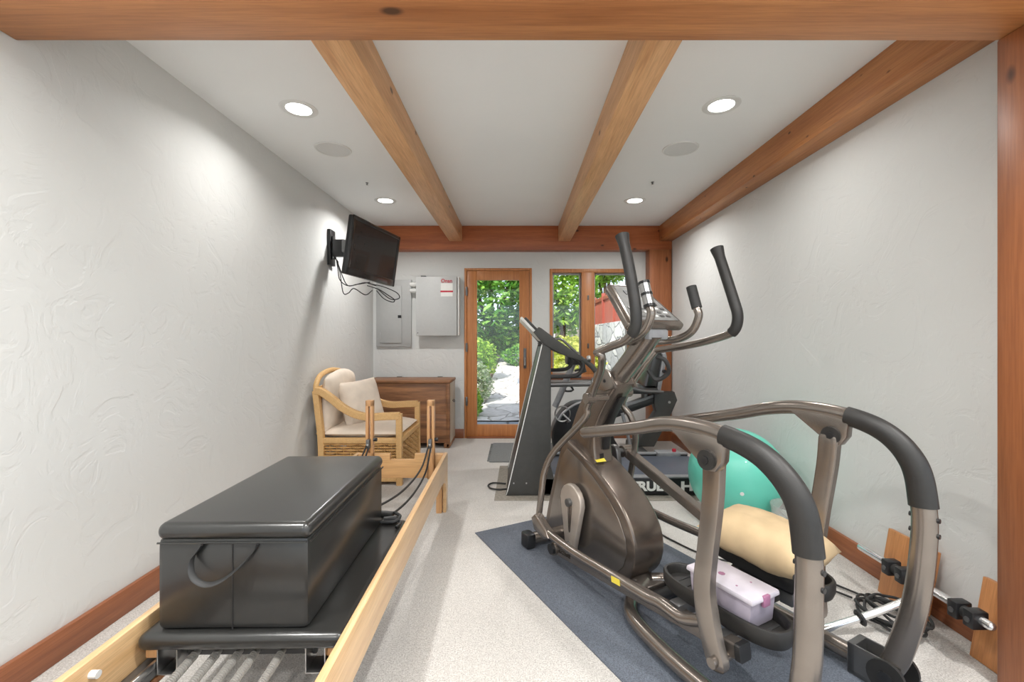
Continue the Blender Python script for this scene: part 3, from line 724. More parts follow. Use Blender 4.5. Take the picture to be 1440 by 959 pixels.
# local: x across (-.333..+.333), y along from -.25 (near end) to 2.13
W2 = .333
def side_rail(sg):
    x0, x1 = sorted((sg*W2, sg*(W2-.026)))
    poly = [(-.45, .255), (-.45, .41), (2.13, .41), (2.13, .0), (2.05, .0), (2.05, .16), (2.02, .215), (1.95, .245), (1.85, .255)]
    r = prism('side_rail', poly, x0, x1, M['maple'], RF, plane='yz', bev=.004)
    return r
side_rail(-1); side_rail(1)
for sg in (-1, 1):
    x0, x1 = sorted((sg*(W2-.03), sg*(W2-.07)))
    box('leg', (x0, 2.03, 0), (x1, 2.10, .25), M['maple_z'], RF, bev=.005)
    box('leg', (x0, -.44, 0), (x1, -.37, .25), M['maple_z'], RF, bev=.005)
    xa, xb = sorted((sg*.275, sg*.248)); box('runner_strip', (xa-.0, -.42, .235), (xb, 2.05, .255), M['chest'], RF, bev=.002)
    # inner runner track
    xa, xb = sorted((sg*(W2-.026), sg*(W2-.085)))
    box('runner_track', (xa, -.42, .262), (xb, 2.05, .285), M['steel_dk'], RF, bev=.002)
    xa, xb = sorted((sg*(W2-.075), sg*(W2-.085)))
    box('runner_lip', (xa, -.42, .285), (xb, 2.05, .305), M['alu'], RF, bev=.002)
bm = bmesh.new(); add_prism(bm, [(-W2+.027, .235), (W2-.027, .235), (W2-.027, .41), (.10, .41), (.10, .368), (-.08, .368), (-.08, .41), (-W2+.027, .41)], 2.09, 2.125, 'xz', .003)
finish('end_board', bm, M['maple_x'], RF)
box('end_board', (-W2+.027, -.45, .255), (W2-.027, -.415, .41), M['maple_x'], RF)
box('spring_bar', (-W2+.09, -.14, .25), (W2-.09, -.11, .30), M['steel_dk'], RF)
for x in (-.215, .222):
    bm = bmesh.new(); y0, y1 = 2.045, 2.088
    add_box(bm, (x-.026, y0, .24), (x-.007, y1, .80), .003); add_box(bm, (x+.007, y0, .24), (x+.026, y1, .80), .003)
    add_box(bm, (x-.026, y0, .76), (x+.026, y1, .803), .003); add_box(bm, (x-.026, y0, .24), (x+.026, y1, .43), .003)
    rs = finish('rope_riser', bm, M['maple_z'], RF)
    cyl('pulley', (x-.006, 2.03, .49), (x+.006, 2.03, .49), .022, M['alu'], rs)
    box('pulley_bracket', (x-.012, 2.01, .465), (x+.012, 2.05, .53), M['steel_dk'], rs, bev=.003)
    cyl('riser_knob', (x+.026, 2.065, .52), (x+.05, 2.065, .52), .013, M['black'], rs)
    sg = 1 if x > 0 else -1
    tube('rope', [(x-.008, 2.01, .485), (x-.01*sg, 1.75, .40), (x-.05*sg, 1.4, .375), (x-.12*sg, 1.08, .40), (x-.17*sg, .985, .41)], .006, M['rubber'], RF, smooth_n=8, seg=8)
    tube('rope', [(x+.008, 2.01, .475), (x+.01, 1.8, .36), (x-.005*sg, 1.45, .33), (x-.05*sg, 1.15, .34), (x-.09*sg, 1.0, .38)], .006, M['rubber'], RF, smooth_n=8, seg=8)
# white bumper on the left rail
cyl('rail_stop', (-W2+.026, .055, .372), (-W2+.046, .055, .372), .010, M['white'], RF, seg=14)
# carriage
bm = bmesh.new(); vs_ = add_box(bm, (-.298, .175, .338), (.303, 1.00, .388), .024, 5)
CA = finish('carriage_pad', bm, M['leather'], RF, ang=60)
bm = bmesh.new(); add_box(bm, (-.27, .21, .325), (.27, .98, .346), .003); finish('carriage_board', bm, M['black'], CA)
for sg in (-1, 1):
    x0, x1 = sorted((sg*.245, sg*.285))
    box('carriage_block', (x0, .20, .308), (x1, .96, .345), M['maple_z'], CA, bev=.003)
    xa = sg*.215
    bm = bmesh.new()
    add_box(bm, (xa-.03, .19, .268), (xa-.026, .26, .345), .001); add_box(bm, (xa+.026, .19, .268), (xa+.03, .26, .345), .001); add_box(bm, (xa-.03, .19, .264), (xa+.03, .26, .268), .001)
    finish('wheel_bracket', bm, M['alu'], CA)
    cyl('carriage_wheel', (xa-.012, .30, .295), (xa+.012, .30, .295), .022, M['black'], CA)
box('spring_rest', (-.20, .235, .29), (.20, .25, .326), M['black'], CA)
for x in (-.155, -.092, -.028, .022, .10):
    bm = bmesh.new(); add_cyl(bm, (x, -.11, .275), (x, .24, .305), .0095, seg=12)
    # coil ridges
    n = 46
    for i in range(n):
        f = (i+.5)/n; p = Vector((x, -.09+.31*f, .277+.026*f)); add_cyl(bm, p-Vector((0, .0022, 0)), p+Vector((0, .0022, 0)), .0125, seg=12)
    finish('spring', bm, M['spring'], RF)
for sg in (-1, 1):   # shoulder-end handles left on the carriage
    pass
hd = cyl('rope_handle', (.14, 1.0, .412), (.235, .985, .41), .017, M['grip'], RF)
tube('handle_strap', [(.14, .975, .41), (.17, .94, .40), (.25, .935, .40), (.27, .97, .41), (.24, 1.0, .415)], .008, M['rubber'], hd, smooth_n=6, seg=8)
tube('rope_handle', [(.20, .955, .40), (.26, .96, .405)], .014, M['black'], RF, smooth_n=0)
tube('handle_clip', [(.262, .96, .40), (.285, .92, .40), (.275, .88, .396)], .007, M['black'], RF, smooth_n=5)
# small things beyond: standing platform

# box on the carriage
BX = thing('sitting_box', 'long black vinyl pilates box with a padded top, standing on the carriage', 'pilates box', (-.842, 1.68, .388), RA)
lx, ly = .445, .76
bb = box('box_body', (-lx/2, -ly/2, 0), (lx/2, ly/2, .272), M['leather'], BX, bev=.018)
bm = bmesh.new(); vs_ = add_box(bm, (-lx/2-.004, -ly/2-.004, .262), (lx/2+.004, ly/2+.004, .314), .025, 6); finish('padded_top', bm, M['leather'], BX, ang=60)
for f, bm_ in (('front', None),):
    tube('seam_piping', [(-lx/2+.005, -ly/2-.003, .259), (lx/2-.005, -ly/2-.003, .259)], .003, M['leather'], BX, smooth_n=0, seg=8)
    tube('seam_piping', [(lx/2+.003, -ly/2+.005, .259), (lx/2+.003, ly/2-.005, .259)], .003, M['leather'], BX, smooth_n=0, seg=8)
    tube('panel_seam', [(0, -ly/2-.0005, .255), (0, -ly/2-.0005, .005)], .0022, M['black'], BX, smooth_n=0, seg=8)
tube('strap_handle', [(-.085, -ly/2-.003, .256), (-.108, -ly/2-.014, .215), (-.095, -ly/2-.03, .175), (-.055, -ly/2-.036, .155), (-.01, -ly/2-.032, .165), (.035, -ly/2-.02, .20), (.068, -ly/2-.008, .24), (.075, -ly/2-.003, .256)], [.003, .002, .002, .002, .002, .002, .002, .003], M['rubber'], BX, smooth_n=8, seg=10, side=(.15, 1, .5), flat=4.5)

# ------------------------------------------------------------------ wicker armchair (local x to the front, y across)
CH = thing('wicker_armchair', 'rattan armchair with cream cushions standing by the left wall', 'armchair', (-1.33, 4.09, 0))
def cp(X, Y, Z): return (X+1.33, Y-4.09, Z)
for sg in (-1, 1):
    y = sg*.345
    tube('arm', [(-.375, y, .80), (-.33, y, .795), (-.24, y, .735), (-.14, y, .655), (-.03, y, .60), (.08, y, .578), (.20, y, .583), (.338, y, .588)], .030, M['rattan'], CH, side=SIDE, flat=.95, square=True, smooth_n=6)
    tube('front_leg', [(.335, y, .605), (.337, y, .3), (.34, y, 0)], .024, M['rattan'], CH, side=SIDE, square=True, smooth_n=0)
    tube('back_leg', [(-.372, y, .80), (-.35, y, .62), (-.325, y, .38), (-.315, y, 0)], .025, M['rattan'], CH, side=SIDE, square=True, smooth_n=5)
tube('back_frame', [(-.372, -.345, .79), (-.378, -.32, .86), (-.383, -.22, .925), (-.386, 0, .952), (-.383, .22, .925), (-.378, .32, .86), (-.372, .345, .79)], .023, M['rattan'], CH, smooth_n=7, seg=10)
bm = bmesh.new()
add_box(bm, (-.33, -.365, .355), (.355, -.32, .40), .006); add_box(bm, (-.33, .32, .355), (.355, .365, .40), .006); add_box(bm, (.31, -.33, .355), (.358, .33, .40), .006)
add_box(bm, (-.33, -.36, .03), (.355, -.33, .075), .006); add_box(bm, (-.33, .33, .03), (.355, .36, .075), .006); add_box(bm, (.32, -.33, .03), (.352, .33, .075), .006)
finish('seat_frame', bm, M['rattan'], CH)
def weave(p0, p1, z0, z1, nrm_, name='woven_panel'):
    bm = bmesh.new(); p0 = Vector(p0); p1 = Vector(p1); nrm_ = Vector(nrm_); L = (p1-p0).length; d_ = (p1-p0).normalized()
    ns = int(L/.055); rows = int((z1-z0)/.022)
    for i in range(ns+1):
        p = p0+d_*(L*i/ns); add_cyl(bm, p+Vector((0, 0, z0)), p+Vector((0, 0, z1)), .0045, seg=6)
    for r_ in range(rows):
        z = z0+(r_+.5)*(z1-z0)/rows; ph = PI*(r_ % 2); path = []
        for i in range(ns*4+1):
            f = i/(ns*4); path.append(p0+d_*(L*f)+nrm_*(.009*math.cos(f*ns*PI+ph))+Vector((0, 0, z)))
        add_sweep(bm, path, .0095, seg=6, side=(0, 0, 1), flat=.95)
    return finish(name, bm, M['wicker'], CH)
weave((-.31, -.345, 0), (.33, -.345, 0), .07, .355, (0, 1, 0)); weave((-.31, .345, 0), (.33, .345, 0), .07, .355, (0, 1, 0)); weave((.335, -.33, 0), (.335, .33, 0), .07, .355, (1, 0, 0))
weave((-.36, -.33, 0), (-.36, .33, 0), .40, .84, (1, 0, 0), 'woven_back')
bm = pillow_bm(.68, .66, .12, seed=1, pinch=.02); sc_ = finish('seat_cushion', bm, M['cushion'], CH, loc=(.0, 0, .428), ang=80)
bm = pillow_bm(.56, .66, .14, seed=2)
for v in bm.verts:
    if v.co.x > 0: v.co.x *= (1.06-.25*(abs(v.co.y)/.315)**2)
bc = finish('back_cushion', bm, M['cushion'], CH, loc=(-.315, 0, .68), rot=(0, -1.50, 0), ang=80)
tp = finish('scatter_cushion', pillow_bm(.42, .42, .16, seed=8), M['cushion'], None, ang=80)
tp.matrix_world = Matrix.Translation((-1.43, 4.07, .66)) @ Vector((.80, -.52, .30)).to_track_quat('Z', 'Y').to_matrix().to_4x4() @ Matrix.Rotation(.06, 4, 'Z')
tag(tp, 'square cream throw cushion leaning in the rattan armchair', 'cushion')

# ------------------------------------------------------------------ wooden chest
T = thing('wooden_chest', 'old dark-brown wooden chest in the corner below the grey panels', 'chest', (-1.235, 5.2, 0))
bm = bmesh.new(); add_box(bm, (-.48, -.21, .06), (.478, .22, .735), .008); cb = finish('chest_body', bm, M['chest'], T)
box('lid', (-.49, -.225, .735), (.49, .228, .768), M['chest'], T, bev=.008)
box('front_plank', (-.482, -.216, .06), (.47, -.20, .385), M['chest'], T, bev=.005)
box('corner_post', (.44, -.22, .0), (.484, -.17, .735), M['chest'], T, bev=.012)
box('end_glare_panel', (.476, -.17, .05), (.484, .215, .73), M['chest_glare'], T, bev=.003)  # added panel carrying the painted glare; the end is the same brown wood
for x in (-.45, .45): box('foot', (x-.035, -.22, 0), (x+.035, .20, .062), M['chest'], T, bev=.014)
for x in (-.2, .3): box('lid_hinge', (x-.03, .20, .762), (x+.03, .235, .776), M['steel_dk'], T, bev=.003)
hk = tube('chest_handle', [(.486, -.02, .52), (.505, -.02, .50), (.505, .05, .50), (.486, .05, .52)], .005, M['steel_dk'], T, smooth_n=3, seg=8)

# ------------------------------------------------------------------ grey electrical panels
Pn = thing('electrical_panel', 'grey flush electrical breaker panel, left of the pale grey box', 'electrical panel', (-1.52, 5.5, 1.555))
box('back_plate', (-.218, -.03, -.415), (.218, 0, .415), M['panelgrey'], Pn, bev=.004)
dr = box('panel_door', (-.165, -.042, -.37), (.10, -.03, .34), M['panelgrey'], Pn, bev=.003)
box('door_latch', (.055, -.05, -.06), (.098, -.042, -.025), M['black'], dr, bev=.003)
for z in (.28, -.28): box('door_hinge', (-.172, -.046, z-.04), (-.160, -.03, z+.04), M['panelgrey'], dr, bev=.002)
Pc = thing('conduit_pipe', 'pair of white conduits joining the breaker panel to the pale box', 'conduit', (-1.25, 5.45, 1.87))
for z in (.035, -.04):
    cyl('pipe', (-.055, -.02, z), (.03, -.02, z), .026, M['white'], Pc)
    cyl('coupling', (-.02, -.02, z), (.005, -.02, z), .031, M['white'], Pc)
Pb = thing('transfer_switch_box', 'pale grey metal switch box with a red and white sticker beside the door', 'electrical box', (-.96, 5.5, 1.64))
box('enclosure', (-.255, -.115, -.36), (.235, 0, .35), M['boxgrey'], Pb, bev=.005)
box('cover', (-.262, -.128, -.365), (.235, -.113, .355), M['boxgrey'], Pb, bev=.004)
box('conduit_strip', (.242, -.11, -.36), (.262, -.02, .355), M['white'], Pb, bev=.004)
box('top_fitting', (-.21, -.10, .35), (-.15, -.05, .372), M['black'], Pb, bev=.003)
stk = box('sticker', (.04, -.1298, .115), (.185, -.128, .275), M['paper'], Pb, bev=0)
box('sticker_stripe', (.035, -.1305, .165), (.19, -.1295, .185), M['red'], stk, bev=0)
text_mesh('sticker_lettering', 'Onan', .062, M['red'], Pb, basis((.112, -.1305, .302), (1, 0, 0), (0, 0, 1)), bold=.0012)
cyl('cover_screw', (-.24, -.132, -.33), (-.24, -.128, -.33), .006, M['steel_dk'], Pb, seg=10)

# ------------------------------------------------------------------ television
TL = Vector((-1.367, 3.70, 2.29)); TR = Vector((-1.177, 4.45, 2.262)); BL = Vector((-1.438, 3.70, 1.787)); BR = Vector((-1.24, 4.45, 1.767))
ex = ((TR-TL)+(BR-BL)).normalized(); ez = ((TL-BL)+(TR-BR)); ey = ez.cross(ex).normalized(); ez = ex.cross(ey).normalized()
if ey.x > 0: ey = -ey   # ey points to the back (towards the wall)
wv_ = ((TR-TL).length+(BR-BL).length)/4; hv = ((TL-BL).length+(TR-BR).length)/4
cT = (TL+TR+BL+BR)/4
Rm = Matrix((ex, ey, ez)).transposed().to_4x4(); Rm.translation = cT
TV = thing('television', 'black flat-screen television tilted down on a wall bracket', 'television'); TV.matrix_world = Rm
# local x right, y back (sign of handedness handled), z up
bm = bmesh.new()
fw = .038
add_box(bm, (-wv_, -.0, -hv), (wv_, .045, hv), .012, 3); finish('back_shell', bm, M['black'], TV)
bm = bmesh.new()
add_box(bm, (-wv_, -.012, hv-fw), (wv_, .004, hv), .006); add_box(bm, (-wv_, -.012, -hv), (wv_, .004, -hv+.065), .006)
add_box(bm, (-wv_, -.012, -hv), (-wv_+fw, .004, hv), .006); add_box(bm, (wv_-fw, -.012, -hv), (wv_, .004, hv), .006)
finish('bezel', bm, M['screen'], TV)
box('screen', (-wv_+fw-.003, -.006, -hv+.06), (wv_-fw+.003, .001, hv-fw+.003), M['screen'], TV, bev=0)
box('rear_housing', (-wv_*.6, .04, -hv*.6), (wv_*.6, .085, hv*.6), M['black'], TV, bev=.015)
WB = thing('wall_bracket', 'black steel swing-arm bracket holding the television', 'wall bracket', (XL, 4.22, 2.11))
box('wall_plate', (0, -.06, -.17), (.03, .06, .17), M['black'], WB, bev=.004)
for z in (.075, -.03, -.085):
    cyl('hinge_barrel', (.045, -.02, z-.03), (.045, -.02, z+.03), .017, M['steel_dk'], WB)
box('swing_arm', (.04, -.05, -.09), (.16, .01, .075), M['black'], WB, bev=.012)
box('swing_arm', (.15, -.10, -.06), (.28, -.03, .06), M['steel_dk'], WB, bev=.012)
bpv = cT+ey*.088
bm = bmesh.new(); add_cyl(bm, (.24, -.09, 0), (bpv.x-XL, bpv.y-4.22, bpv.z-2.11), .035); finish('tilt_head', bm, M['black'], WB)
TC = thing('television_cable', 'black cables dangling in loops below the television', 'cable', (-1.70, 4.1, 1.95))
for P in ([(-.01, .08, .06), (.04, 0, -.05), (.12, -.15, -.18), (.22, -.2, -.24), (.33, -.1, -.20), (.38, .05, -.21)],
          [(0, .08, .04), (.05, .03, -.10), (.13, -.10, -.29), (.2, -.16, -.30), (.25, -.16, -.26), (.33, -.10, -.31), (.36, .0, -.26)],
          [(.33, -.05, -.22), (.42, .0, -.25), (.5, .02, -.30), (.55, .06, -.34), (.52, .1, -.36), (.45, .06, -.33), (.40, 0, -.26)],
          [(.34, -.05, -.2), (.45, .05, -.22), (.56, .1, -.27), (.58, .12, -.32), (.5, .1, -.33), (.4, .02, -.24)],
          [(.02, .05, .02), (.06, -.02, -.04), (.17, -.12, -.22), (.27, -.14, -.22), (.36, -.06, -.19)]):
    tube('cable_run', P, .0045, M['rubber'], TC, smooth_n=8, seg=8)

# ------------------------------------------------------------------ treadmill (runs across the room)
TM = thing('treadmill', 'large charcoal treadmill with slanting side panel and white lettering on its base', 'treadmill', (0, 0, 0))
TM.location = (.7, 3.86, .004); ox, oy, oz = .7, 3.86, .004
def TP(poly, off=0): return [(x-ox, z-oz) for x, z in poly]
Y0, Y1 = 3.475, 4.25
for k, (ya, yb) in enumerate(((Y0, Y0+.06), (Y1-.06, Y1))):
    sp = prism('side_upright', TP([(-.084, .005), (-.07, .05), (.200, 1.185), (.215, 1.22), (.274, 1.21), (.274, .235), (.30, .14), (.30, .005)]), ya-oy, yb-oy, M['charcoal'], TM, bev=.01)
    prism('upright_edge_trim', TP([(-.082, .01), (-.07, .05), (.200, 1.20), (.206, 1.19), (-.064, .045), (-.078, .01)]), ya-oy-.003, ya-oy+.004, M['white'], sp, bev=0)
    ha = prism('console_arm', TP([(.135, 1.295), (.178, 1.335), (.20, 1.325), (.30, 1.25), (.42, 1.165), (.525, 1.10), (.515, 1.065), (.40, 1.10), (.29, 1.155), (.215, 1.20)]), ya-oy-.01, yb-oy+.005, M['charcoal'], TM, bev=.008)
    ym = (ya+yb)/2-oy
    tube('handrail', [(x-ox, ym, z-oz) for x, z in [(.50, 1.09), (.575, 1.045), (.63, .985), (.655, .92)]], .021, M['charcoal'], ha, smooth_n=6)
    tube('handrail_loop', [(x-ox, ym, z-oz) for x, z in [(.46, 1.105), (.52, 1.065), (.53, 1.01), (.50, .965), (.44, .945), (.27, .94)]], .017, M['rubber'], ha, smooth_n=6)
    tube('lower_rail', [(x-ox, ym, z-oz) for x, z in [(.27, .878), (.62, .884)]], .021, M['steel_dk'], TM, smooth_n=0)
    if k == 0:
        cl = box('rail_clamp', (.60-ox, ym-.03, .845-oz), (.64-ox, ym+.03, .93-oz), M['steel_dk'], TM, bev=.008)
        cyl('clamp_knob', (.61-ox, ym-.045, .91-oz), (.61-ox, ym-.02, .91-oz), .016, M['alu'], cl)
        cyl('grip_button', (.575-ox, ym-.02, 1.07-oz), (.575-ox, ym+.0, 1.10-oz), .018, M['alu'], ha)
        tube('rail_detail', [(x-ox, ym-.02, z-oz) for x, z in [(.30, 1.24), (.36, 1.235), (.44, 1.165), (.49, 1.12)]], .010, M['steel_dk'], ha, smooth_n=5)
bm = bmesh.new(); add_box(bm, (-.13, Y0+.03-oy, -.0), (.13, Y1-.03-oy, .022), .006, mtx=Matrix.Translation((.118-ox, 0, 1.312-oz)) @ Matrix.Rotation(math.radians(46), 4, 'Y'))
finish('console_display', bm, M['white'], TM)
bm = bmesh.new(); add_box(bm, (-.10, Y0+.09-oy, .02), (.06, Y1-.09-oy, .05), .008, mtx=Matrix.Translation((.11-ox, 0, 1.315-oz)) @ Matrix.Rotation(math.radians(46), 4, 'Y'))
finish('display_housing', bm, M['charcoal'], TM)
prism('front_cover', TP([(-.078, .005), (-.064, .05), (.205, 1.17), (.235, 1.17), (.20, .9), (.10, .30), (.27, .16), (.27, .005)]), Y0+.055-oy, Y1-.055-oy, M['black'], TM, bev=.004)
box('deck_base', (.2-ox, Y0+.02-oy, .01), (1.60-ox, Y1-.02-oy, .118), M['black'], TM, bev=.006)
fs = box('side_frame', (.2-ox, Y0-oy, .008), (1.63-ox, Y0+.06-oy, .138), M['black'], TM, bev=.006)
box('side_frame', (.2-ox, Y1-.06-oy, .008), (1.63-ox, Y1-oy, .138), M['black'], TM, bev=.006)
for y in (Y0+.005, Y1-.065): box('foot_rail', (.25-ox, y-oy, .136), (1.63-ox, y+.06-oy, .15), M['greyp'], TM, bev=.003)
box('running_belt', (.27-ox, Y0+.085-oy, .118), (1.62-ox, Y1-.085-oy, .130), M['belt'], TM, bev=.004)
cyl('rear_roller', (1.62-ox, Y0+.07-oy, .09), (1.62-ox, Y1-.07-oy, .09), .036, M['steel_dk'], TM)
ec = box('rear_cap', (1.33-ox, Y1-.10-oy, .12), (1.55-ox, Y1+.02-oy, .165), M['greyp'], TM, bev=.01)
cyl('safety_key', (1.50-ox, Y1-.06-oy, .163), (1.50-ox, Y1-.06-oy, .19), .018, M['red'], ec)
text_mesh('base_lettering', 'TRUE', .098, M['paper'], fs, basis((1.026-ox, Y0-oy-.001, .073), (1, 0, 0), (0, 0, 1)), bold=.0045, sx=1.12)
text_mesh('base_lettering', 'H', .098, M['paper'], fs, basis((1.345-ox, Y0-oy-.001, .073), (1, 0, 0), (0, 0, 1)), bold=.0045, sx=1.4)
for x in (-.02, .08, .20): cyl('panel_screw', (x-ox, Y0-.003-oy, .10), (x-ox, Y0+.001-oy, .10), .006, M['alu'], TM, seg=10)
o = prism('treadmill_mat', [(-.17, 3.38), (1.60, 3.38), (1.70, 3.45), (1.70, 4.3), (-.16, 4.3)], .0, .004, M['greymat'], plane='xy', bev=.001); tag(o, 'thin grey-brown floor mat under the charcoal treadmill', 'mat')
# toothed foam mat
poly = [(-.27, 4.42)]
for i in range(10):
    y = 4.45+i*.075; poly += [(-.27, y), (-.295, y+.008), (-.295, y+.035), (-.27, y+.043)]
poly += [(-.27, 5.2), (1.0, 5.2), (1.0, 4.42)]
o = prism('foam_floor_mat', poly[::-1], 0, .012, M['footmat'], plane='xy', bev=0); tag(o, 'grey interlocking foam mat on the carpet near the glazed door', 'mat')
o = tube('power_cord', [(-.08, 3.62, .01), (-.14, 3.60, .012), (-.21, 3.63, .012), (-.235, 3.70, .012), (-.20, 3.76, .012), (-.13, 3.75, .014), (-.09, 3.72, .02)], .007, M['rubber'], smooth_n=8, seg=8)
tag(o, 'short black power cord looped at the front of the treadmill', 'cord')

# ------------------------------------------------------------------ recumbent bike behind the treadmill
BK = thing('recumbent_bike', 'recumbent exercise bike with dark seat and sloping silver rail behind the treadmill', 'exercise bike', (1.1, 4.80, 0))
def bp(x, y, z): return (x-1.1, y-4.80, z)
hs = [(.40, .06), (.38, .25), (.47, .44), (.60, .55), (.78, .56), (.92, .48), (1.0, .34), (1.05, .16), (1.05, .06)]
hsg = prism('drive_housing', smooth_poly([(x-1.1, z) for x, z in hs], 3), -.12, .12, M['black'], BK, bev=.03, seg=4)
tube('housing_trim', [(x-1.1, -.125, z) for x, z in [(.45, .38), (.50, .455), (.60, .53), (.70, .57), (.80, .565), (.92, .50)]], .014, M['alu'], hsg, smooth_n=5)
bm = bmesh.new(); ring = [(-.61+.08*math.cos(a*PI/12), -.13, .475-.03+.08*math.sin(a*PI/12)) for a in range(24)]; add_sweep(bm, ring, .008, seg=8, closed=True); finish('crank_ring', bm, M['alu'], hsg)
tube('crank', [(-.61, -.14, .445), (-.53, -.15, .37)], .012, M['alu'], BK, smooth_n=0)
tube('pedal', [(-.56, -.16, .36), (-.56, -.26, .36)], .02, M['black'], BK, smooth_n=0)
pp_ = tube('pedal_strap', [(-.58, .15, .66), (-.52, .15, .73), (-.46, .15, .665), (-.52, .15, .65), (-.58, .15, .66)], .012, M['rubber'], BK, smooth_n=2)
tube('console_mast', [bp(.42, 4.8, .50), bp(.50, 4.8, .68), bp(.59, 4.8, .90), bp(.63, 4.8, 1.0)], .034, M['greyp'], BK, smooth_n=5, side=(0, 1, 0), flat=1.3)
bcn = box('console_head', (-.56, -.12, .96), (-.43, .12, 1.06), M['black'], BK, bev=.02)
tube('front_handle', [bp(.62, 4.68, .90), bp(.68, 4.66, .92), bp(.71, 4.66, .96), bp(.68, 4.66, 1.0)], .012, M['rubber'], BK, smooth_n=5)
# rail
L0, L1 = Vector((-.02, 0, .40)), Vector((.50, 0, .60))
prism('seat_rail', [(-.10, .36), (-.10, .44), (.42, .62), (.50, .62), (.50, .55), (.40, .545)], -.05, .05, M['black'], BK, bev=.006)
prism('rail_top', [(-.08, .445), (-.08, .475), (.40, .648), (.44, .64), (.42, .618)], -.045, .045, M['greyp'], BK, bev=.006)
rc = prism('rear_leg', [(.38, .66), (.60, .67), (.63, .58), (.55, .40), (.38, .08), (.18, .08), (.30, .30), (.40, .46), (.38, .54)], -.075, .045, M['charcoal'], BK, bev=.012)
cyl('leg_bolt', (.54, -.082, .56), (.54, -.074, .56), .014, M['alu'], rc)
box('rear_stabilizer', (.16, -.30, 0), (.26, .30, .085), M['charcoal'], BK, bev=.02)
box('front_stabilizer', (-.60, -.28, 0), (-.50, .28, .07), M['charcoal'], BK, bev=.02)
tube('support_strut', [(.04, -.06, .44), (.10, -.06, .2), (.14, -.06, .04)], .018, M['greyp'], BK, smooth_n=0)
# seat
box('seat', (.10, -.20, .66), (.42, .20, .73), M['leather'], BK, bev=.03)
sb = prism('backrest', [(.26, .74), (.34, 1.10), (.38, 1.14), (.43, 1.10), (.37, .74)], -.19, .19, M['leather'], BK, bev=.02)
prism('backrest_shell', [(.375, .70), (.435, 1.08), (.46, 1.10), (.475, 1.05), (.41, .70)], -.20, .20, M['greyp'], BK, bev=.008)
cyl('seat_knob', (.44, -.23, .90), (.44, -.19, .90), .02, M['black'], BK)
tube('seat_handle', [(.42, -.24, .69), (.2, -.245, .70), (.06, -.24, .74)], .014, M['steel_dk'], BK, smooth_n=5)
cyl('seat_post', (.30, 0, .58), (.30, 0, .68), .04, M['steel_dk'], BK)

# ------------------------------------------------------------------ ball, bin, wall boards, cables
bm = bmesh.new(); bmesh.ops.create_uvsphere(bm, u_segments=96, v_segments=72, radius=.31)
for v in bm.verts:
    c = v.co; lat = math.asin(max(-1, min(1, c.z/.31)))
    k = 1+.0022*math.sin(lat*75); v.co = c*k; v.co.z *= .985
ballroot = thing('exercise_ball', 'large teal exercise ball on the carpet near the right wall', 'exercise ball', (1.52, 3.05, .308))
ball = finish('ball_skin', bm, M['ball'], ballroot, rot=(math.radians(78), .25, math.radians(-30)), ang=90)
bm = bmesh.new(); add_cyl(bm, (0, 0, .303), (0, 0, .3075), .012, seg=16); finish('air_plug', bm, M['paper'], ballroot, rot=(math.radians(97), 0, math.radians(-20)))
def clear_mat():
    m, nt, b = new_mat('clear_plastic'); nt.nodes.remove(b); out = nt.nodes['Material Output']
    t = nt.nodes.new('ShaderNodeBsdfTransparent'); t.inputs[0].default_value = (.93, .95, .94, 1)
    g_ = nt.nodes.new('ShaderNodeBsdfPrincipled'); g_.inputs['Base Color'].default_value = srgb(226, 228, 224); g_.inputs['Roughness'].default_value = .2
    n = tex_noise(nt, coords(nt), 8, 2); mx = nt.nodes.new('ShaderNodeMixShader')
    r = ramp(nt, n.outputs[0], [(.3, (.22, .22, .22, 1)), (.7, (.34, .34, .34, 1))]); nt.links.new(r.outputs[0], mx.inputs[0])
    nt.links.new(t.outputs[0], mx.inputs[1]); nt.links.new(g_.outputs[0], mx.inputs[2]); nt.links.new(mx.outputs[0], out.inputs[0]); return m
M['clear'] = clear_mat()
bn = thing('waste_bin', 'clear plastic bin on the carpet in front of the teal ball', 'bin', (1.66, 2.64, 0))
lathe('bin_shell', [(0, .003), (.095, .003), (.10, .008), (.118, .20), (.124, .245), (.120, .246), (.114, .20), (.096, .012), (0, .010)], M['clear'], bn)
bm = bmesh.new(); add_box(bm, (-.05, -.04, .015), (.06, .03, .16), .01); finish('paper_scrap', bm, plain('pale_blue_paper', srgb(176, 200, 220), .7), bn, rot=(0, .2, .4))
# wooden boards along the right wall
for i, (y0, y1, zt, l) in enumerate(((1.925, 2.175, .315, 'square wooden board leaning on the right wall above the coiled cable'), (1.585, 1.735, .315, 'wooden board leaning on the right wall next to the front post'))):
    bm = bmesh.new(); add_box(bm, (-.011, -(y1-y0)/2, 0), (.011, (y1-y0)/2, zt), .003)
    o = finish('wooden_board', bm, M['board'], None, loc=(1.792, (y0+y1)/2, 0.001), rot=(0, math.radians(10), 0)); tag(o, l, 'board', 'wooden boards by the right wall')
PB = thing('push_through_bar', 'long chrome bar with black clamps lying along the right wall', 'bar', (1.70, 1.9, 0))
tube('chrome_bar', [(.02, .30, .205), (.02, -.30, .205)], .0165, M['chrome'], PB, smooth_n=0, seg=18, roundcap=True)
tube('cross_bar', [(.02, -.08, .205), (-.015, -.075, .19), (-.20, -.065, .108), (-.42, -.05, .024)], .0145, M['chrome'], PB, smooth_n=5, seg=16, roundcap=True)
for y in (.115, .045, -.195, -.255):
    cb_ = box('clamp', (-.018, y-.02, .17), (.045, y+.02, .235), M['black'], PB, bev=.006)
    cyl('clamp_screw', (-.022, y, .20), (-.017, y, .20), .010, M['steel_dk'], cb_)
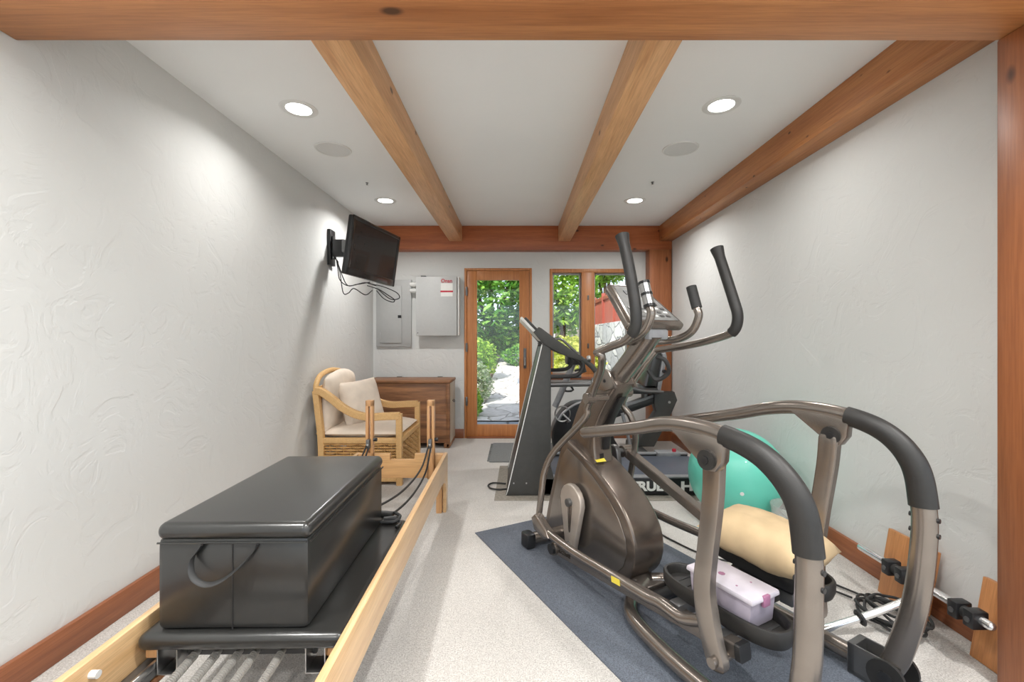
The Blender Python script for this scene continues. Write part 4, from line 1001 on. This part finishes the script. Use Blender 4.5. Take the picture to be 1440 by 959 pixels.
cyl('clamp_joint', (.012, .065, .205), (.012, .095, .205), .022, M['rubber'], PB); cyl('clamp_joint', (.012, -.235, .205), (.012, -.215, .205), .022, M['rubber'], PB)
ln = (Vector((-.42, -.05, .016))-Vector((-.20, -.065, .105))).normalized(); c_ = Vector((-.265, -.061, .082))
bm = bmesh.new(); a_ = ln.orthogonal().normalized(); b_ = ln.cross(a_)
add_sweep(bm, [c_+a_*(.024*math.cos(q*PI/10))+b_*(.024*math.sin(q*PI/10)) for q in range(20)], .008, seg=8, closed=True); finish('rubber_ring', bm, M['rubber'], PB)
P = []
for i in range(90):
    a = i*.42; r_ = .09+.022*math.sin(i*.37)+.012*math.sin(i*1.1); P.append((1.64+r_*math.cos(a)*.9, 1.93+r_*1.35*math.sin(a), .012+.0007*i+.012*math.sin(i*.9)**2))
bm = bmesh.new(); add_sweep(bm, catmull(P, 5), .0058, seg=8); o = finish('coiled_cable', bm, M['rubber']); tag(o, 'black cable coiled on the carpet below the wooden board', 'cable')
o = tube('floor_cord', [(1.60, 2.10, .012), (1.50, 2.25, .008), (1.44, 2.36, .007), (1.30, 2.42, .007), (1.1, 2.5, .007), (.95, 2.72, .007), (.85, 2.95, .007), (.70, 3.06, .008), (.5, 3.02, .008)], .005, M['rubber'], smooth_n=8, seg=8)
tag(o, 'thin black cord trailing from the trainer towards the coiled cable', 'cord')
o = tube('floor_cord', [(1.66, 2.12, .012), (1.55, 2.32, .008), (1.50, 2.5, .007), (1.4, 2.6, .007), (1.25, 2.62, .007)], .005, M['rubber'], smooth_n=8, seg=8)
tag(o, 'thin black cord on the carpet between the pillow and right baseboard', 'cord')

# ------------------------------------------------------------------ garden outside
def ground(name, poly, zf, mat, label, cat):
    bm = bmesh.new(); vs_ = [bm.verts.new((x, y, zf(y))) for x, y in poly]; bm.faces.new(vs_); o = finish(name, bm, mat, smooth=False); return tag(o, label, cat, kind='structure')
YO = YF+.15
bm = bmesh.new(); add_box(bm, (-1.6, YO, -.10), (2.1, YO+1.0, -.015), .01); o = finish('patio', bm, M['slate']); struct(o, 'blue-grey stone landing outside the glazed door', 'paving')
def ramp_z(y): return -.02 if y < 6.6 else (-.02+(y-6.6)*.083)
def strip(name, xf0, xf1, mat, label, cat, off=0):
    bm = bmesh.new(); prev = None
    ys = [6.65+i*.6 for i in range(40)]
    for y in ys:
        n_ = 8; row = []
        for k in range(n_+1):
            x = xf0(y)+(xf1(y)-xf0(y))*k/n_; row.append(bm.verts.new((x, y, ramp_z(y)+off+.02*noise.noise(Vector((x*2, y*2, 0))))))
        if prev:
            for k in range(n_): bm.faces.new((prev[k], prev[k+1], row[k+1], row[k]))
        prev = row
    o = finish(name, bm, mat); return struct(o, label, cat)
px0 = lambda y: -.55+.05*(y-6.6)
strip('garden_soil', lambda y: -25, lambda y: 25, M['soil'], 'garden soil under the shrubs outside', 'ground', -.04)
strip('garden_path', lambda y: -.62+.015*(y-6.6)-.0, lambda y: .62+.0*(y-6.6) if y < 9 else .62+.1*(y-9), M['path'], 'sunlit stone path climbing away from the glazed door', 'path', .02)
o = box('stone_step', (.02, 9.6, .2), (.75, 9.95, .34), M['slate'], bev=.03); struct(o, 'blue-grey stone step on the garden path', 'step')
def bush(name, c, rad, n, leaf, mat, label, cat='shrub', trunk=None, group='garden shrubs'):
    t = thing(name, label, cat, (c[0], c[1], ramp_z(c[1])-.03), 0, group)
    rnd = random.Random(hash((round(c[0]*10), round(c[1]*10), n)) & 0xffff)
    V = []; Fc = []
    bz = c[2]
    for i in range(n):
        while True:
            d_ = Vector((rnd.gauss(0, 1), rnd.gauss(0, 1), rnd.gauss(0, 1))).normalized()
            if d_.y < .6: break
        lump = 1+.28*noise.noise(d_*2.3+Vector(c))+.16*noise.noise(d_*6+Vector(c))
        rr = (rnd.uniform(.55, 1.0)**.5)*lump
        p = Vector((d_.x*rad[0]*rr, d_.y*rad[1]*rr, bz+d_.z*rad[2]*rr))
        if p.z < .02: p.z = .02+rnd.random()*.1
        a = Vector((rnd.gauss(0, 1), rnd.gauss(0, 1), rnd.gauss(0, .6))).normalized(); b = a.orthogonal().normalized(); b.rotate(Matrix.Rotation(rnd.uniform(0, 6.28), 3, a)); 
        q = leaf*rnd.uniform(.6, 1.2); k = len(V)
        V += [p-a*q, p+b*q*.42, p+a*q, p-b*q*.42]; Fc.append((k, k+1, k+2, k+3))
    me = bpy.data.meshes.new('foliage'); me.from_pydata(V, [], Fc); me.materials.append(mat)
    o = bpy.data.objects.new('foliage', me); COL.objects.link(o); o.parent = t
    bm = bmesh.new()
    for k in range(3 if trunk else 5):
        a = k*2.1+.5; add_sweep(bm, catmull([(0, 0, 0), (.08*math.cos(a)*rad[0], .08*math.sin(a), bz*.5), (.5*rad[0]*math.cos(a), .4*rad[1]*math.sin(a), bz+rad[2]*.4)], 5), [.05*(trunk or .4)*(1-.045*i) for i in range(11)], seg=8)
    finish('trunk' if trunk else 'stems', bm, M['bark'], t)
    return t
bush('garden_tree', (-.75, 13.2, 1.9), (1.35, .9, 1.75), 9000, .12, M['leaf_d'], 'dense green tree filling the upper part of the door pane', 'tree', 2, 'garden trees')
bush('garden_tree', (1.75, 16.6, 2.7), (1.35, .9, 2.0), 8000, .14, M['leaf'], 'bright sunlit tree seen through the left window pane', 'tree', 2, 'garden trees')
bush('garden_tree', (-2.2, 17.5, 4.0), (2.2, 1.2, 2.2), 6500, .15, M['leaf'], 'light green tree crown behind the dense tree at the door', 'tree', 2, 'garden trees')
bush('garden_tree', (4.1, 20.5, 3.9), (1.3, .8, 1.25), 2600, .16, M['leaf'], 'airy tree above the red fence', 'tree', 2, 'garden trees')
bush('garden_shrub', (1.2, 8.6, .52), (.5, .45, .5), 3200, .05, M['leaf_y'], 'yellow-green shrub outside the left window pane')
bush('garden_shrub', (1.45, 11.4, .5), (.5, .5, .45), 3200, .06, M['leaf_y'], 'yellow-green shrub at the foot of the stone wall')
bush('garden_shrub', (-.80, 8.0, .36), (.36, .42, .42), 2400, .045, M['leaf_s'], 'silvery flowering shrub beside the path, nearest the door')
bush('garden_shrub', (-.78, 6.95, .22), (.24, .3, .30), 1600, .04, M['leaf'], 'small green plant at the edge of the stone landing')
bush('garden_shrub', (-1.15, 10.2, .5), (.7, .6, .55), 3000, .055, M['leaf'], 'leafy green shrub halfway along the path')
bush('garden_shrub', (.1, 12.4, .3), (.5, .4, .28), 1500, .05, M['leaf_d'], 'low dark shrub at the top of the path')
bm = bmesh.new(); add_prism(bm, [(6.7, -.1), (6.7, 1.62), (9, 1.60), (14.5, 1.62), (14.5, -.1)], 2.15, 2.55, 'yz', .02); o = finish('stone_retaining_wall', bm, M['stonewall']); struct(o, 'grey stone retaining wall outside the right window pane', 'garden wall')
fn = thing('garden_fence', 'red-stained board fence above the stone wall', 'fence', (2.5, 10.5, 1.4))
bm = bmesh.new()
for i in range(46): add_box(bm, (0, -3.6+i*.16, 0), (.02, -3.6+i*.16+.135, 1.05), .004)
finish('fence_boards', bm, M['fence'], fn)
for z in (.1, .92): box('fence_rail', (-.04, -3.6, z), (0, 3.75, z+.1), M['fence'], fn)
for y in (-3.5, -2.1, -.7, .7, 2.1, 3.5): box('fence_post', (-.06, y-.05, 0), (.04, y+.05, 1.12), M['fence'], fn)
